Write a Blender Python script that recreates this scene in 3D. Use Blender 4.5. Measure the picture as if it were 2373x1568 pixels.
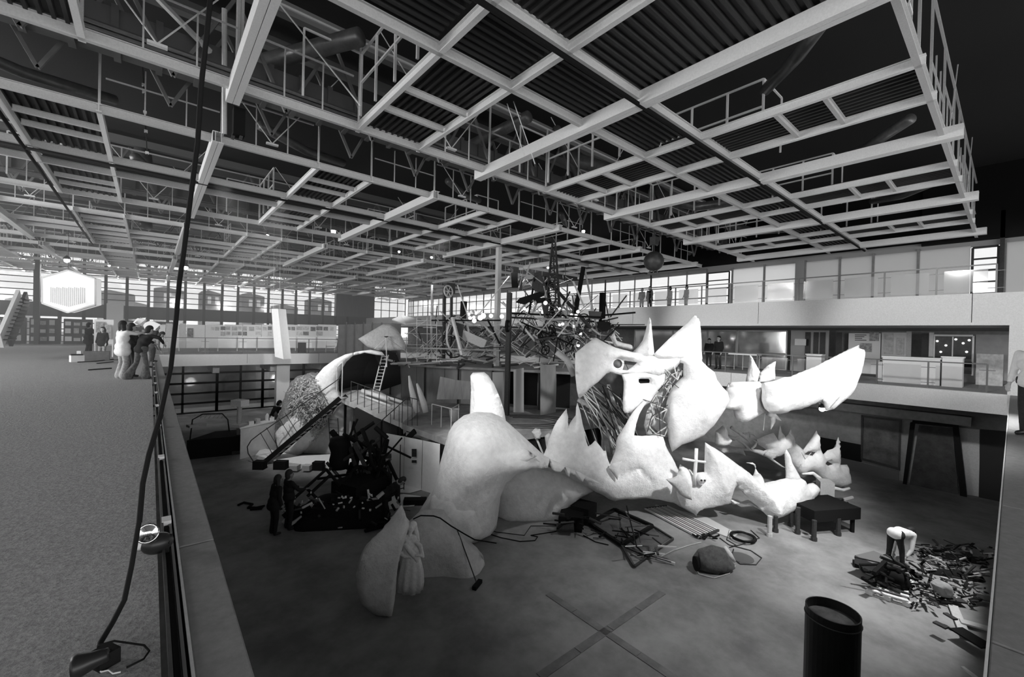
import bpy, math, random
from mathutils import Vector, Matrix, geometry
R=math.radians
scene=bpy.context.scene
for o in list(bpy.data.objects): bpy.data.objects.remove(o)
col=scene.collection
random.seed(7)
# ------------------------------------------------------------------ camera
CX,CY=1186.5,784.0
V1=(349.0,757.0); V2=(2350.0,806.0)
FP=math.sqrt(-((V1[0]-CX)*(V2[0]-CX)+(V1[1]-CY)*(V2[1]-CY)))
def _r(x,y): return Vector(((x-CX)/FP,-(y-CY)/FP,-1.0))
yw=_r(*V1).normalized(); xw=_r(*V2).normalized(); zw=xw.cross(yw).normalized(); xw=yw.cross(zw)
RW=Matrix((xw,yw,zw))
EYE=Vector((0,0,1.6))
cam_d=bpy.data.cameras.new('camera'); cam=bpy.data.objects.new('camera',cam_d); col.objects.link(cam)
cam_d.sensor_fit='HORIZONTAL'; cam_d.sensor_width=36.0; cam_d.lens=FP/2373*36; cam_d.clip_start=0.05; cam_d.clip_end=400
cam.matrix_world=Matrix.Translation(EYE)@RW.to_4x4()
scene.camera=cam
def ray(x,y): return RW@_r(x,y)
def at(x,y,D): return EYE+ray(x,y)*D              # a point at depth D along the view axis
def onz(x,y,z): d=ray(x,y); return EYE+d*((z-EYE.z)/d.z)
def onx(x,y,X): d=ray(x,y); return EYE+d*(X/d.x)
def ony(x,y,Y): d=ray(x,y); return EYE+d*(Y/d.y)
FW=Vector((-(RW@Vector((0,0,1))).x,-(RW@Vector((0,0,1))).y,0)).normalized()
SD=Vector((FW.y,-FW.x,0))                          # to the right of the view
FLR=-4.2                                            # pit floor
# ------------------------------------------------------------------ light
w=bpy.data.worlds.new('world'); scene.world=w; w.use_nodes=True
bg=w.node_tree.nodes['Background']; bg.inputs[0].default_value=(0.93,0.93,0.93,1); bg.inputs[1].default_value=0.5
def lamp(kind,name,loc,target,energy,size=1,size_y=None,spot=None,blend=.5,spread=None,rad=.1):
    d=bpy.data.lights.new(name,kind); d.energy=energy
    o=bpy.data.objects.new(name,d); col.objects.link(o); o.location=loc
    o.rotation_euler=(Vector(target)-Vector(loc)).to_track_quat('-Z','Y').to_euler()
    if kind=='AREA':
        d.size=size
        if size_y: d.shape='RECTANGLE'; d.size_y=size_y
        if spread: d.spread=spread
    if kind=='SPOT': d.spot_size=spot; d.spot_blend=blend; d.shadow_soft_size=rad
    if kind=='POINT': d.shadow_soft_size=rad
    return o
lamp('AREA','daylight_west',(-17,20,2.6),(10,20,6.2),9000,5.2,62)         # glazed plaza front, left of frame
lamp('AREA','fill_south',(8,-13,2.6),(12,10,4.5),520,34,4.6)         # added fill from behind the camera, source unseen
lamp('AREA','daylight_far',(4,60,7.0),(4,30,5.0),2600,42,2.2)             # sky band above the far facade
lamp('SPOT','floodlight_head',(9.5,-1.5,6.2),(15.4,6.5,-.6),2300,spot=R(56),blend=.7,rad=.25)
lamp('SPOT','floodlight_body',(1.2,5.5,6.2),(7.7,10.3,-.7),900,spot=R(32),blend=.9,rad=.2)
lamp('SPOT','floodlight_floor',(14.5,-.5,6.0),(13.9,2.0,-4.2),1900,spot=R(42),blend=1.0,rad=.3)
lamp('SPOT','floodlight_slide',(1.5,16.0,6.2),(6.5,20.5,-2.2),900,spot=R(46),blend=.8,rad=.25)
lamp('SPOT','fill_spot_pit',(10.0,-.5,6.1),(9.4,4.0,-4.2),850,spot=R(50),blend=1.0,rad=.3)  # added fill to lift the middle of the pit floor
lamp('SPOT','fill_spot_far_jaw',(13.0,-.5,6.2),(17.6,6.6,-1.6),900,spot=R(34),blend=.8,rad=.2)  # extra unseen fill to brighten the dim far jaw
lamp('SPOT','fill_spot_screen',(4.0,8.5,6.1),(10.2,13.2,-3.2),1100,spot=R(22),blend=.8,rad=.2)  # added fill to whiten the screen, no known source
lamp('POINT','room_lamp',(7.5,37.4,-2.2),(0,0,0),90,rad=.3)
lamp('POINT','room_lamp',(2.2,37.4,-2.2),(0,0,0),40,rad=.3)
for i,X_ in enumerate((3.5,10.5,17.5)): lamp('SPOT','fill_spot_far',(X_,17,6.1),(X_,33,.2),1500,spot=R(42),blend=.6,rad=.3)  # unseen fill spots added to brighten the far slab and boards
for i,Y_ in enumerate((2.0,9.5,17.0,26.0)): lamp('SPOT','fill_spot_gallery',(12,Y_,6.1),(25,Y_,.9),850,spot=R(40),blend=.6,rad=.3)  # unseen fill spots added to brighten the gallery side
scene.view_settings.view_transform='Standard'; scene.view_settings.look='None'
scene.view_settings.exposure=1.5; scene.view_settings.gamma=1.0; scene.view_settings.use_curve_mapping=False
# ------------------------------------------------------------------ helpers
_m={}
def mat(name,v,rough=.7,noise=.0,scale=6,bump=0,metal=0,emit=0,v2=None,alpha=None,spec=.35,stretch=None):
    if name in _m: return _m[name]
    m=bpy.data.materials.new(name); m.use_nodes=True; _m[name]=m
    nt=m.node_tree; b=nt.nodes['Principled BSDF']
    b.inputs['Base Color'].default_value=(v,v,v,1); b.inputs['Roughness'].default_value=rough
    b.inputs['Metallic'].default_value=metal; b.inputs['Specular IOR Level'].default_value=spec
    if noise or bump:
        tc=nt.nodes.new('ShaderNodeTexCoord'); n=nt.nodes.new('ShaderNodeTexNoise')
        n.inputs['Scale'].default_value=scale; n.inputs['Detail'].default_value=7; n.inputs['Roughness'].default_value=.65
        src=tc.outputs['Object']
        if stretch:
            mp=nt.nodes.new('ShaderNodeMapping'); mp.inputs['Scale'].default_value=stretch
            nt.links.new(src,mp.inputs[0]); src=mp.outputs[0]
        nt.links.new(src,n.inputs['Vector'])
        if noise:
            r=nt.nodes.new('ShaderNodeValToRGB'); a=max(0,v*(1-noise)) if v2 is None else v2; c=min(1,v*(1+noise)) if v2 is None else v
            r.color_ramp.elements[0].color=(a,a,a,1); r.color_ramp.elements[1].color=(c,c,c,1)
            r.color_ramp.elements[0].position=.33; r.color_ramp.elements[1].position=.67
            nt.links.new(n.outputs['Fac'],r.inputs[0]); nt.links.new(r.outputs[0],b.inputs['Base Color'])
        if bump:
            bp=nt.nodes.new('ShaderNodeBump'); bp.inputs['Strength'].default_value=bump; bp.inputs['Distance'].default_value=.05
            nt.links.new(n.outputs['Fac'],bp.inputs['Height']); nt.links.new(bp.outputs[0],b.inputs['Normal'])
    if emit: b.inputs['Emission Color'].default_value=(1,1,1,1); b.inputs['Emission Strength'].default_value=emit
    return m
def glass(name,t=.9,v=.9,haze=0.0):
    if name in _m: return _m[name]
    m=bpy.data.materials.new(name); m.use_nodes=True; _m[name]=m; nt=m.node_tree
    for n in list(nt.nodes): nt.nodes.remove(n)
    o=nt.nodes.new('ShaderNodeOutputMaterial'); tr=nt.nodes.new('ShaderNodeBsdfTransparent'); tr.inputs[0].default_value=(v,v,v,1)
    gl=nt.nodes.new('ShaderNodeBsdfGlossy'); gl.inputs['Roughness'].default_value=.08; gl.inputs[0].default_value=(.8,.8,.8,1)
    df=nt.nodes.new('ShaderNodeBsdfDiffuse'); df.inputs[0].default_value=(.7,.7,.7,1)
    m1=nt.nodes.new('ShaderNodeMixShader'); m1.inputs[0].default_value=haze
    nt.links.new(gl.outputs[0],m1.inputs[1]); nt.links.new(df.outputs[0],m1.inputs[2])
    mx=nt.nodes.new('ShaderNodeMixShader'); mx.inputs[0].default_value=1-t
    nt.links.new(tr.outputs[0],mx.inputs[1]); nt.links.new(m1.outputs[0],mx.inputs[2]); nt.links.new(mx.outputs[0],o.inputs[0])
    return m
def tag(o,label=None,cat=None,group=None,kind=None):
    if label: o['label']=label
    if cat: o['category']=cat
    if group: o['group']=group
    if kind: o['kind']=kind
    return o
_wl={}
def wloc(o): return _wl.get(o.name,Vector((0,0,0)))
def empty(name,loc,label=None,cat=None,group=None,kind=None):
    o=bpy.data.objects.new(name,None); o.empty_display_size=.1; col.objects.link(o); o.location=loc; _wl[o.name]=Vector(loc)
    return tag(o,label,cat,group,kind)
def frame(p,q):
    d=(q-p); L=d.length; d=d/L if L else Vector((0,0,1))
    up=Vector((0,0,1)) if abs(d.z)<.95 else Vector((0,1,0))
    a=d.cross(up).normalized(); b=a.cross(d).normalized()
    return d,a,b
class MB:
    def __init__(s): s.v=[]; s.f=[]
    def add(s,vs,fs):
        n=len(s.v); s.v+= [Vector(v) for v in vs]; s.f+=[tuple(i+n for i in f) for f in fs]; return s
    def box(s,x0,y0,z0,x1,y1,z1):
        return s.add([(x0,y0,z0),(x1,y0,z0),(x1,y1,z0),(x0,y1,z0),(x0,y0,z1),(x1,y0,z1),(x1,y1,z1),(x0,y1,z1)],
            [(0,3,2,1),(4,5,6,7),(0,1,5,4),(1,2,6,5),(2,3,7,6),(3,0,4,7)])
    def obox(s,c,sx,sy,sz,rz=0,rx=0,ry=0):
        M=Matrix.Translation(Vector(c))@Matrix.Rotation(rz,4,'Z')@Matrix.Rotation(rx,4,'X')@Matrix.Rotation(ry,4,'Y')
        t=MB().box(-sx/2,-sy/2,-sz/2,sx/2,sy/2,sz/2)
        return s.add([M@v for v in t.v],t.f)
    def bar(s,p,q,w=.05,h=None):
        p=Vector(p);q=Vector(q); h=h or w; d,a,b=frame(p,q); a=a*w/2; b=b*h/2
        return s.add([p-a-b,p+a-b,p+a+b,p-a+b,q-a-b,q+a-b,q+a+b,q-a+b],[(0,1,2,3),(4,7,6,5),(0,4,5,1),(1,5,6,2),(2,6,7,3),(3,7,4,0)])
    def ibeam(s,p,q,w=.18,h=.35,t=.025):
        p=Vector(p);q=Vector(q)      # p,q on the underside
        up=Vector((0,0,1))
        s.bar(p+up*t/2,q+up*t/2,w,t); s.bar(p+up*(h-t/2),q+up*(h-t/2),w,t); s.bar(p+up*h/2,q+up*h/2,t,h-2*t); return s
    def tube(s,p,q,r=.03,r2=None,n=8,cap=True):
        return s.path([p,q],[r,r if r2 is None else r2],n,cap)
    def path(s,pts,r,n=6,cap=True):
        pts=[Vector(p) for p in pts]; k=len(pts)
        rs=r if isinstance(r,(list,tuple)) else [r]*k
        d0,a,b=frame(pts[0],pts[1]); vs=[]
        for i,p in enumerate(pts):
            t=(pts[min(i+1,k-1)]-pts[max(i-1,0)]); t=t.normalized() if t.length>0 else d0
            a=(a-t*a.dot(t)); a=a.normalized() if a.length>1e-6 else frame(p,p+t)[1]; b=t.cross(a)
            for j in range(n):
                g=2*math.pi*j/n; vs.append(p+(a*math.cos(g)+b*math.sin(g))*rs[i])
        fs=[(i*n+j,i*n+(j+1)%n,(i+1)*n+(j+1)%n,(i+1)*n+j) for i in range(k-1) for j in range(n)]
        if cap: fs+=[tuple(range(n-1,-1,-1)),tuple(range((k-1)*n,k*n))]
        return s.add(vs,fs)
    def ball(s,c,r,n=10,m=7,sc=(1,1,1),rz=0):
        c=Vector(c); vs=[]; M=Matrix.Rotation(rz,3,'Z')
        for i in range(1,m):
            for j in range(n):
                t=math.pi*i/m; g=2*math.pi*j/n
                vs.append(c+M@Vector((r*sc[0]*math.sin(t)*math.cos(g),r*sc[1]*math.sin(t)*math.sin(g),r*sc[2]*math.cos(t))))
        vs+=[c+Vector((0,0,r*sc[2])),c-Vector((0,0,r*sc[2]))]; T=len(vs)-2
        fs=[(i*n+j,(i+1)*n+j,(i+1)*n+(j+1)%n,i*n+(j+1)%n) for i in range(m-2) for j in range(n)]
        fs+=[(T,j,(j+1)%n) for j in range(n)]+[(T+1,(m-2)*n+(j+1)%n,(m-2)*n+j) for j in range(n)]
        return s.add(vs,fs)
    def lathe(s,c,prof,n=16,M=None):
        c=Vector(c); M=M or Matrix.Identity(3); vs=[]
        for r,z in prof:
            for j in range(n):
                g=2*math.pi*j/n; vs.append(c+M@Vector((r*math.cos(g),r*math.sin(g),z)))
        k=len(prof)
        fs=[(i*n+j,i*n+(j+1)%n,(i+1)*n+(j+1)%n,(i+1)*n+j) for i in range(k-1) for j in range(n)]
        fs+=[tuple(range(n-1,-1,-1)),tuple(range((k-1)*n,k*n))]
        return s.add(vs,fs)
    def prism(s,poly,off):       # poly: 3-D points, off: extrusion vector
        n=len(poly); off=Vector(off); P=[Vector(p) for p in poly]
        return s.add(P+[p+off for p in P],[tuple(range(n-1,-1,-1)),tuple(range(n,2*n))]+[(i,(i+1)%n,n+(i+1)%n,n+i) for i in range(n)])
    def build(s,name,m,parent=None,smooth=False,label=None,cat=None,group=None,kind=None,local=False,origin=None):
        if parent is not None: off=Vector((0,0,0)) if local else wloc(parent)
        elif local: off=Vector((0,0,0))
        elif origin is not None: off=Vector(origin)
        else:
            off=Vector((sum(v.x for v in s.v)/len(s.v),sum(v.y for v in s.v)/len(s.v),min(v.z for v in s.v)))
        me=bpy.data.meshes.new(name); me.from_pydata([v-off for v in s.v],[],s.f); me.materials.append(m); me.validate()
        if smooth:
            me.polygons.foreach_set('use_smooth',[True]*len(me.polygons))
        me.update()
        o=bpy.data.objects.new(name,me); col.objects.link(o)
        if parent is not None: o.parent=parent; _wl[o.name]=Vector((0,0,0)) if local else off.copy()
        else: o.location=off; _wl[o.name]=off.copy()
        return tag(o,label,cat,group,kind)
def inst(src,parent,loc,name=None,rz=0):     # a copy of a mesh object sharing its data, at a world place
    o=src.copy(); col.objects.link(o)
    if name: o.name=name
    o.parent=parent; o.location=Vector(loc)-(wloc(parent) if parent else Vector((0,0,0))); o.rotation_euler=(0,0,rz); return o
def copy_tree(o,parent=None,depth=0):
    c=o.copy(); col.objects.link(c); c.parent=parent
    for ch in list(o.children):
        copy_tree(ch,c,depth+1)
    return c
def bev(o,wd=.01,seg=2):
    b=o.modifiers.new('bevel','BEVEL'); b.width=wd; b.segments=seg; b.limit_method='ANGLE'; return o
# ------------------------------------------------------------------ materials
CARPET=mat('carpet',.44,.95,.35,38,.7,v2=.24)
CONC=mat('concrete',.42,.85,.18,9,.15)
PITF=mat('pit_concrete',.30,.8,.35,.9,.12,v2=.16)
PLAST=mat('plaster_white',.84,.85,.09,5,.9)
PLASTR=mat('plaster_raw',.60,.88,.10,6,.8)
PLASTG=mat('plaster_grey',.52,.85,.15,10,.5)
STEEL=mat('painted_steel',.46,.55,.10,20)
STEELB=mat('pale_painted_steel',.66,.5,.08,20)
DARK=mat('dark_steel',.035,.5,.3,15)
BLACK=mat('black_metal',.010,.8,spec=.12)
DECK=mat('corrugated_deck',.035,.6)
DUCT=mat('duct_metal',.17,.35,.2,5,metal=.4)
WHITE=mat('white_board',.80,.6,.04,8)
GREYP=mat('grey_panel',.36,.8,.12,5,.1)
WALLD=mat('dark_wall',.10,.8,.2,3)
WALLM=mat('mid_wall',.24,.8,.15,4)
RAIL=mat('rail_metal',.12,.45,metal=.3)
def translucent(name,v,t=.5):
    m=mat(name,v,.8); nt=m.node_tree; b=nt.nodes['Principled BSDF']; o=nt.nodes['Material Output']
    tl=nt.nodes.new('ShaderNodeBsdfTranslucent'); tl.inputs[0].default_value=(v,v,v,1); mx=nt.nodes.new('ShaderNodeMixShader'); mx.inputs[0].default_value=t
    nt.links.new(b.outputs[0],mx.inputs[1]); nt.links.new(tl.outputs[0],mx.inputs[2]); nt.links.new(mx.outputs[0],o.inputs[0]); return m
GLS=glass('clear_glass',.9,.92)
MESHG=glass('balustrade_glass',.80,.9,.7)
WOOD=mat('plywood',.34,.75,.2,7,.1,stretch=(1,1,.15))
# ================================================================== SETTING
S=dict(kind='structure')
XE,YE=22.3,32.0                 # pit edges (right, far)
def struct(name,b,m,parent=None,**k): 
    return b.build(name,m,parent,kind=None if parent else 'structure',**k)
# carpeted ground level: left side, far side, right side and behind the camera
floor=struct('floor',MB().box(-18,-14,-.7,.06,58,0),CARPET)
struct('floor_far',MB().box(.06,YE+.28,-.7,28.5,58,0),CARPET)
struct('floor_right',MB().box(XE+.28,.05,-.7,28.5,YE+.28,0),CARPET)
struct('floor_near',MB().box(.06,-14,-.7,28.5,-.3,0),CARPET)
struct('floor_pit',MB().box(-2,-4,FLR-.3,28.5,40,FLR),PITF)
# inlaid floor joint covers of the pit, each a strip
a1,a2=onz(1270,1375,FLR),onz(1575,1580,FLR); b1,b2=onz(1535,1372,FLR),onz(1250,1568,FLR)
JNT=mat('joint_cover',.20,.7,.6,2.5,v2=.11)
for i,(p,q) in enumerate(((a1,a2),(b1,b2))):
    d=(q-p); n=4
    for k in range(n):
        u=p+d*(k/n)+d*.002; v=p+d*((k+1)/n)-d*.002
        MB().bar(u+Vector((0,0,.006)),v+Vector((0,0,.006)),.17,.012).build('trim_joint_cover',JNT,kind='structure')
# pit walls under the near edges
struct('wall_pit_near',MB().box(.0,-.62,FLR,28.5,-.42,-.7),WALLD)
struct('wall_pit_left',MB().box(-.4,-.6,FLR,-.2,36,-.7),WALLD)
# edge beams of the slabs
def copings(name,p,q,n,wd,z0,z1,m,gap=.012,lab=None):
    root=MB().bar(Vector(p)+Vector((0,0,(z0+z1)/2-.05)),Vector(q)+Vector((0,0,(z0+z1)/2-.05)),wd*.9,(z1-z0)-.1).build(name,m,kind='structure')
    p=Vector(p);q=Vector(q);d=(q-p);L=d.length;d/=L
    for k in range(n):
        u=p+d*(L*k/n+gap);v=p+d*(L*(k+1)/n-gap)
        o=MB().bar(u+Vector((0,0,z1-.05)),v+Vector((0,0,z1-.05)),wd,.1).build('coping_slab',m,root); bev(o,.008)
    return root
COPE=mat('coping_stone',.21,.8,.12,16,.1)
copings('trim_left_coping',(.285,-.1,0),(.285,31.9,0),8,.21,-.7,0,COPE)
copings('trim_near_coping',(.4,-.06,0),(22.2,-.06,0),7,.22,-.7,0,COPE)
MB().bar((.45,.058,-.35),(22.2,.058,-.35),.012,.7).build('trim_near_edge',STEELB,kind='structure')
MB().bar((.172,-.1,.005),(.172,31.9,.005),.014,.02).build('trim_left_edge',STEELB,kind='structure')
CONCL=mat('light_concrete',.52,.85,.10,30,.1)
def edge(name,p,q,n,m=CONCL,z0=-.7,z1=0,wd=.3):
    p=Vector(p);q=Vector(q);d=(q-p);L=d.length;d/=L
    root=MB().bar(p+Vector((0,0,z0+.05)),q+Vector((0,0,z0+.05)),wd*1.04,.1).build(name,m,kind='structure')
    for k in range(n):
        u=p+d*(L*k/n+.01);v=p+d*(L*(k+1)/n-.01)
        MB().bar(u+Vector((0,0,(z0+.1+z1)/2)),v+Vector((0,0,(z0+.1+z1)/2)),wd,z1-z0-.1).build('edge_panel',m,root)
    return root
edge('trim_far_edge',(.4,YE+.15,0),(XE,YE+.15,0),5)
edge('trim_right_edge',(XE+.15,.05,0),(XE+.15,YE,0),7)
# upper gallery, right
edge('trim_gallery_edge',(XE+.15,-6,0),(XE+.15,57,0),9,z0=2.37,z1=3.5)
struct('floor_gallery',MB().box(XE+.3,-6,2.6,28.5,57,3.45),CONC)
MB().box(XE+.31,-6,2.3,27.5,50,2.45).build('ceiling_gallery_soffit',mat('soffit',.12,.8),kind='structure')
MB().box(XE+.0,-.3,-.4,XE+.75,.12,2.37).build('trim_corner_column',CONCL,kind='structure')
# roof above the trusses
ZC=6.5
struct('ceiling',MB().box(-18,-14,9.7,29,58.4,9.9),mat('roof_underside',.03,.9))
ceil=bpy.data.objects['ceiling']
# ---- ceiling grid
XB=[1.37+6.45*k for k in range(-3,5)]
YB=[1.2+12.6*k for k in range(-1,5)]
BEAM=mat('beam_paint_shaded',.62,.5,.08,30)  # same paint as the other beams, darkened for the shaded cross beams
BEAMH=mat('beam_paint_lit',.85,.5,.06,30)  # same paint, lightened for beams whose sides catch the west light
bm=MB()   # heavy double channel, 9.9 long
for sx in (-.065,.065):
    bm.box(sx-.06,-.35,0,sx+.06,9.75,.02).box(sx-.008,-.35,.02,sx+.008,9.75,.26).box(sx-.06,-.35,.26,sx+.06,9.75,.28)
bm.box(-.127,-.35,.02,-.117,9.75,.26)
proto_heavy=bm.build('heavy_beam',BEAMH,ceil,local=True)
proto_mid=MB().ibeam((0,-.1,0),(0,9.4,0),.10,.18,.018).build('secondary_beam',BEAMH,ceil,local=True)
L=29-(-18)
proto_x=MB().ibeam((-18,0,0),(28.4,0,0),.10,.20,.018).build('cross_beam',BEAM,ceil,local=True)
proto_bit=MB().ibeam((.1,0,0),(1.6,0,0),.08,.14,.014).build('short_beam',BEAM,ceil,local=True)
def corrug(w,l,along):     # sheet w (X) by l (Y); ribs run along 'Y' or 'X'
    b=MB(); W,Ln=(w,l) if along=='Y' else (l,w)
    n=int(W/.16); p=W/n; pr=[]
    for i in range(n):
        x=i*p; pr+=[(x,0),(x+p*.35,0),(x+p*.45,.06),(x+p*.9,.06)]
    pr.append((W,0)); vs=[]
    for x,z in pr:
        for y in (0,Ln): vs.append((x,y,z) if along=='Y' else (y,x,z))
    fs=[(2*i,2*i+2,2*i+3,2*i+1) for i in range(len(pr)-1)]
    return b.add(vs,fs)
d_strip1=corrug(1.6,3.8,'Y').build('deck_sheet',DECK,ceil,local=True)
d_strip2=corrug(1.6,3.8,'Y').build('deck_sheet',DECK,ceil,local=True)
d_cross=corrug(2.2,1.45,'X').build('deck_sheet',DECK,ceil,local=True)
d_cross2=corrug(1.5,1.45,'X').build('deck_sheet',DECK,ceil,local=True)
d_big=corrug(2.2,3.8,'X').build('deck_sheet',DECK,ceil,local=True)
first={}
def put(src,loc):
    if src.name not in first: first[src.name]=1; src.location=Vector(loc)-wloc(ceil); return src
    return inst(src,ceil,loc)
ceil_loc=wloc(ceil)
for yb in YB:
    for dy in (0,3.92,5.46,9.3): put(proto_x,(0,yb+dy,ZC+.02))
    for xb in XB:
        if xb<-13: continue
        put(proto_heavy,(xb-.1,yb,ZC-.08))
        for dx in (2.45,4.1):
            if xb+dx<28: put(proto_mid,(xb+dx,yb,ZC+.02))
        if xb+4.1<28.4:
            for dy in (1.4,2.3,7.0,8.0): put(proto_bit,(xb+2.45,yb+dy,ZC+.06))
            put(d_strip1,(xb+2.47,yb+.06,ZC+.2)); put(d_strip2,(xb+2.47,yb+5.5,ZC+.2))
            put(d_cross2,(xb+2.52,yb+3.97,ZC+.2)); put(d_cross,(xb+.12,yb+3.97,ZC+.2)); put(d_cross,(xb+4.15,yb+3.97,ZC+.2))
put(d_big,(1.37+4.15,1.26,ZC+.2))
# hanger frames (rails and rods above the grid), one repeated cell
def cell():
    b=MB()
    for x in (.8,1.6,4.9,5.7): b.bar((x,0,.1),(x,0,1.2),.028).bar((x,9.3,.1),(x,9.3,1.2),.028)
    b.bar((4.2,9.3,1.2),(6.4,9.3,1.2),.03).bar((4.2,0,.75),(6.4,0,.75),.03)
    for (x,y) in ((0,0),(0,9.3),(2.45,9.3),(4.1,9.3),(2.45,0),(4.1,0)):
        b.bar((x,y,.1),(x,y,2.1),.045)
    for y in (0,9.3): b.bar((0,y,2.1),(6.45,y,2.1),.05); b.bar((.1,y,1.2),(2.3,y,1.2),.035)
    return b
fr=cell().build('hanger_frame',BEAM,ceil,local=True)
lf=MB()   # ladder frame along a secondary beam
for y in (0,.9,1.9,2.9): lf.bar((0,-y,.25),(0,-y,1.75),.05)
lf.bar((0,0,1.75),(0,-2.9,1.75),.045).bar((0,0,1.05),(0,-2.9,1.05),.045).bar((0,0,1.75),(-1.3,0,1.75),.04).bar((-1.3,0,.25),(-1.3,0,1.75),.04)
lfo=lf.build('ladder_frame',BEAMH,ceil,local=True)
rd=MB(); rd.tube((0,0,.3),(1.9,0,3.0),.015,n=5).tube((0,0,.3),(-1.9,.6,3.0),.015,n=5).obox((0,0,.28),.3,.1,.05)
rdo=rd.build('tie_rod',BEAMH,ceil,local=True)
for yb in YB:
    for xb in XB:
        if xb<-13: continue
        if xb>22: continue
        put(fr,(xb,yb,ZC+.1))
        put(lfo,(xb+2.45,yb+9.2,ZC+.1))
        if xb+4.6<28: put(rdo,(xb+5.1,yb+9.3,ZC+.1)); put(rdo,(xb+1.2,yb,ZC+.1))
        if yb>30 or xb>5: inst(lfo,ceil,(xb+4.1,yb+3.1,ZC+.1),rz=math.pi)
# upper trusses: top chords, posts and diagonals of main girders in the gaps
tr=MB()
for k in range(7):
    x=k*6.45-18
tp=MB(); tp.box(0,-.12,0,6.45,.12,.3)
for i in range(3):
    x=i*2.15; tp.bar((x,0,-.1),(x+1.07,0,-2.3),.07).bar((x+1.07,0,-2.3),(x+2.15,0,-.1),.07)
tpo=tp.build('girder_segment',mat('girder',.2,.6),ceil,local=True)
for yb in YB[1:]:
    for xb in XB[:-1]:
        for dy in (10.4,12.0): put(tpo,(xb,yb+dy,ZC+2.7))
# ducts
def duct(name,pts,r,m=DUCT,n=14): return MB().path(pts,r,n).build(name,m,ceil,smooth=True)
for yb in YB[1:]:
    b=MB().box(-14,yb+10.75,ZC+1.0,28,yb+11.75,ZC+1.55)
    for k in range(60): b.box(-14+k*.7,yb+10.7,ZC+.95,-14+k*.7+.12,yb+11.8,ZC+1.6)
    b.build('flat_duct',mat('duct_dark',.15,.4),ceil)
    for dx in (0,.25,.5,.75): MB().tube((-14,yb+10.0+dx*.8,ZC+.75),(28,yb+10.0+dx*.8,ZC+.75),.045,n=6).build('conduit',DUCT,ceil)
for xb in XB[2:]:
    for yb in YB[1:4]:
        p=Vector((xb+4.6,yb+6.2,ZC+1.0))
        duct('air_duct',[p,p+Vector((.3,2.2,.25)),p+Vector((.2,3.6,.9)),p+Vector((.1,4.4,1.6))],[.17,.2,.27,.3])
        p=Vector((xb+1.0,yb+.7,ZC+1.1)); duct('air_duct',[p,p+Vector((1.6,1.2,.1)),p+Vector((3.2,2.4,.5))],.14)
# long diagonal ducts seen over the near bays
for a,b,r in (((600,148,1.9),(835,85,1.9),.2),((1075,345,2.2),(1225,270,2.2),.19),((1290,300,2.4),(1345,420,2.4),.16)):
    duct('air_duct',[onz(a[0],a[1],ZC+a[2]),onz(b[0],b[1],ZC+b[2])],r)
for a,b,r in (((330,-40),(485,118),.07),((520,20),(520,310),.05),((555,-20),(550,205),.05),((640,0),(835,245),.018),((1175,240),(1215,360),.010),((1190,235),(1240,380),.010)):
    pa=at(a[0],a[1],9.3); pb=at(b[0],b[1],9.3 if a[0]!=520 else 10.0)
    MB().tube(pa,pb,r,n=6).build('brace_tube',STEELB,ceil)
# right-hand upper wall and ends, black standing in for the unlit void
struct('wall_right_upper',MB().box(28.5,-14,6.55,28.8,58,9.7),BLACK)
MB().box(28.3,-6,6.4,28.5,3.0,9.7).build('wall_hanging_panel',BLACK,kind='structure')
# ---- right gallery wall
WR=28.5
wall_r=MB().box(WR,-8,6.15,WR+.2,57,6.55).build('wall_right',mat('beam_mid',.3,.7),kind='structure')
def ywr(x,X=WR): return onx(x,650,X).y
PAN=translucent('white_screen_blind',.9,.6); PAN2=translucent('pale_screen_blind',.7,.45)
xs=[(2373,2327,PAN2),(2246,2127,PAN2),(2124,2023,PAN2),(2021,1946,PAN2),(1944,1866,PAN2),(1843,1772,PAN),(1770,1698,PAN)]
for a,b,m in xs:
    ya,yb=ywr(a),ywr(b); 
    if a==2373: ya=-6
    MB().box(WR-.05,ya-.02,3.5,WR-.035,yb+.02,6.2).build('screen_panel',m,wall_r); MB().box(WR-.12,yb-.05,3.5,WR-.04,yb+.05,6.3).build('screen_mullion',WALLM,wall_r)
MB().box(WR-.16,ywr(1865),3.5,WR,ywr(1844),6.3).build('pillar',mat('pillar_grey',.32,.8),wall_r)
MB().box(WR-.2,ywr(2326),3.5,WR,ywr(2315),7.6).build('pillar',DARK,wall_r)
struct('wall_right_lower',MB().box(WR,-8,0,WR+.2,57,2.4),WALLM)
def winbay(name,axis,c,a0,a1,z0,z1,na,nz,fr=.06,m=DARK,gm=GLS,parent=None,tri=None):
    """framed window: axis 'x' = in the plane X=c running along Y, 'y' = in the plane Y=c running along X"""
    P=(lambda a,z,d=0:(c+d,a,z)) if axis=='x' else (lambda a,z,d=0:(a,c+d,z))
    root=MB()
    for a in (a0,a1): root.bar(P(a,z0),P(a,z1),fr)
    for z in (z0,z1): root.bar(P(a0,z),P(a1,z),fr)
    root=root.build(name,m,parent,kind='structure' if parent is None else None)
    for i in range(1,na): MB().bar(P(a0+(a1-a0)*i/na,z0),P(a0+(a1-a0)*i/na,z1),fr*.8).build('mullion',m,root)
    for j in range(1,nz): MB().bar(P(a0,z0+(z1-z0)*j/nz),P(a1,z0+(z1-z0)*j/nz),fr*.8).build('transom',m,root)
    p=MB(); e=.006
    p.prism([P(a0,z0,-e),P(a1,z0,-e),P(a1,z1,-e),P(a0,z1,-e)],(2*e,0,0) if axis=='x' else (0,2*e,0))
    p.build('pane',gm,root)
    return root
winbay('window_1','x',WR,ywr(2312),ywr(2252),3.5,6.1,1,5,.09)
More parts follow.
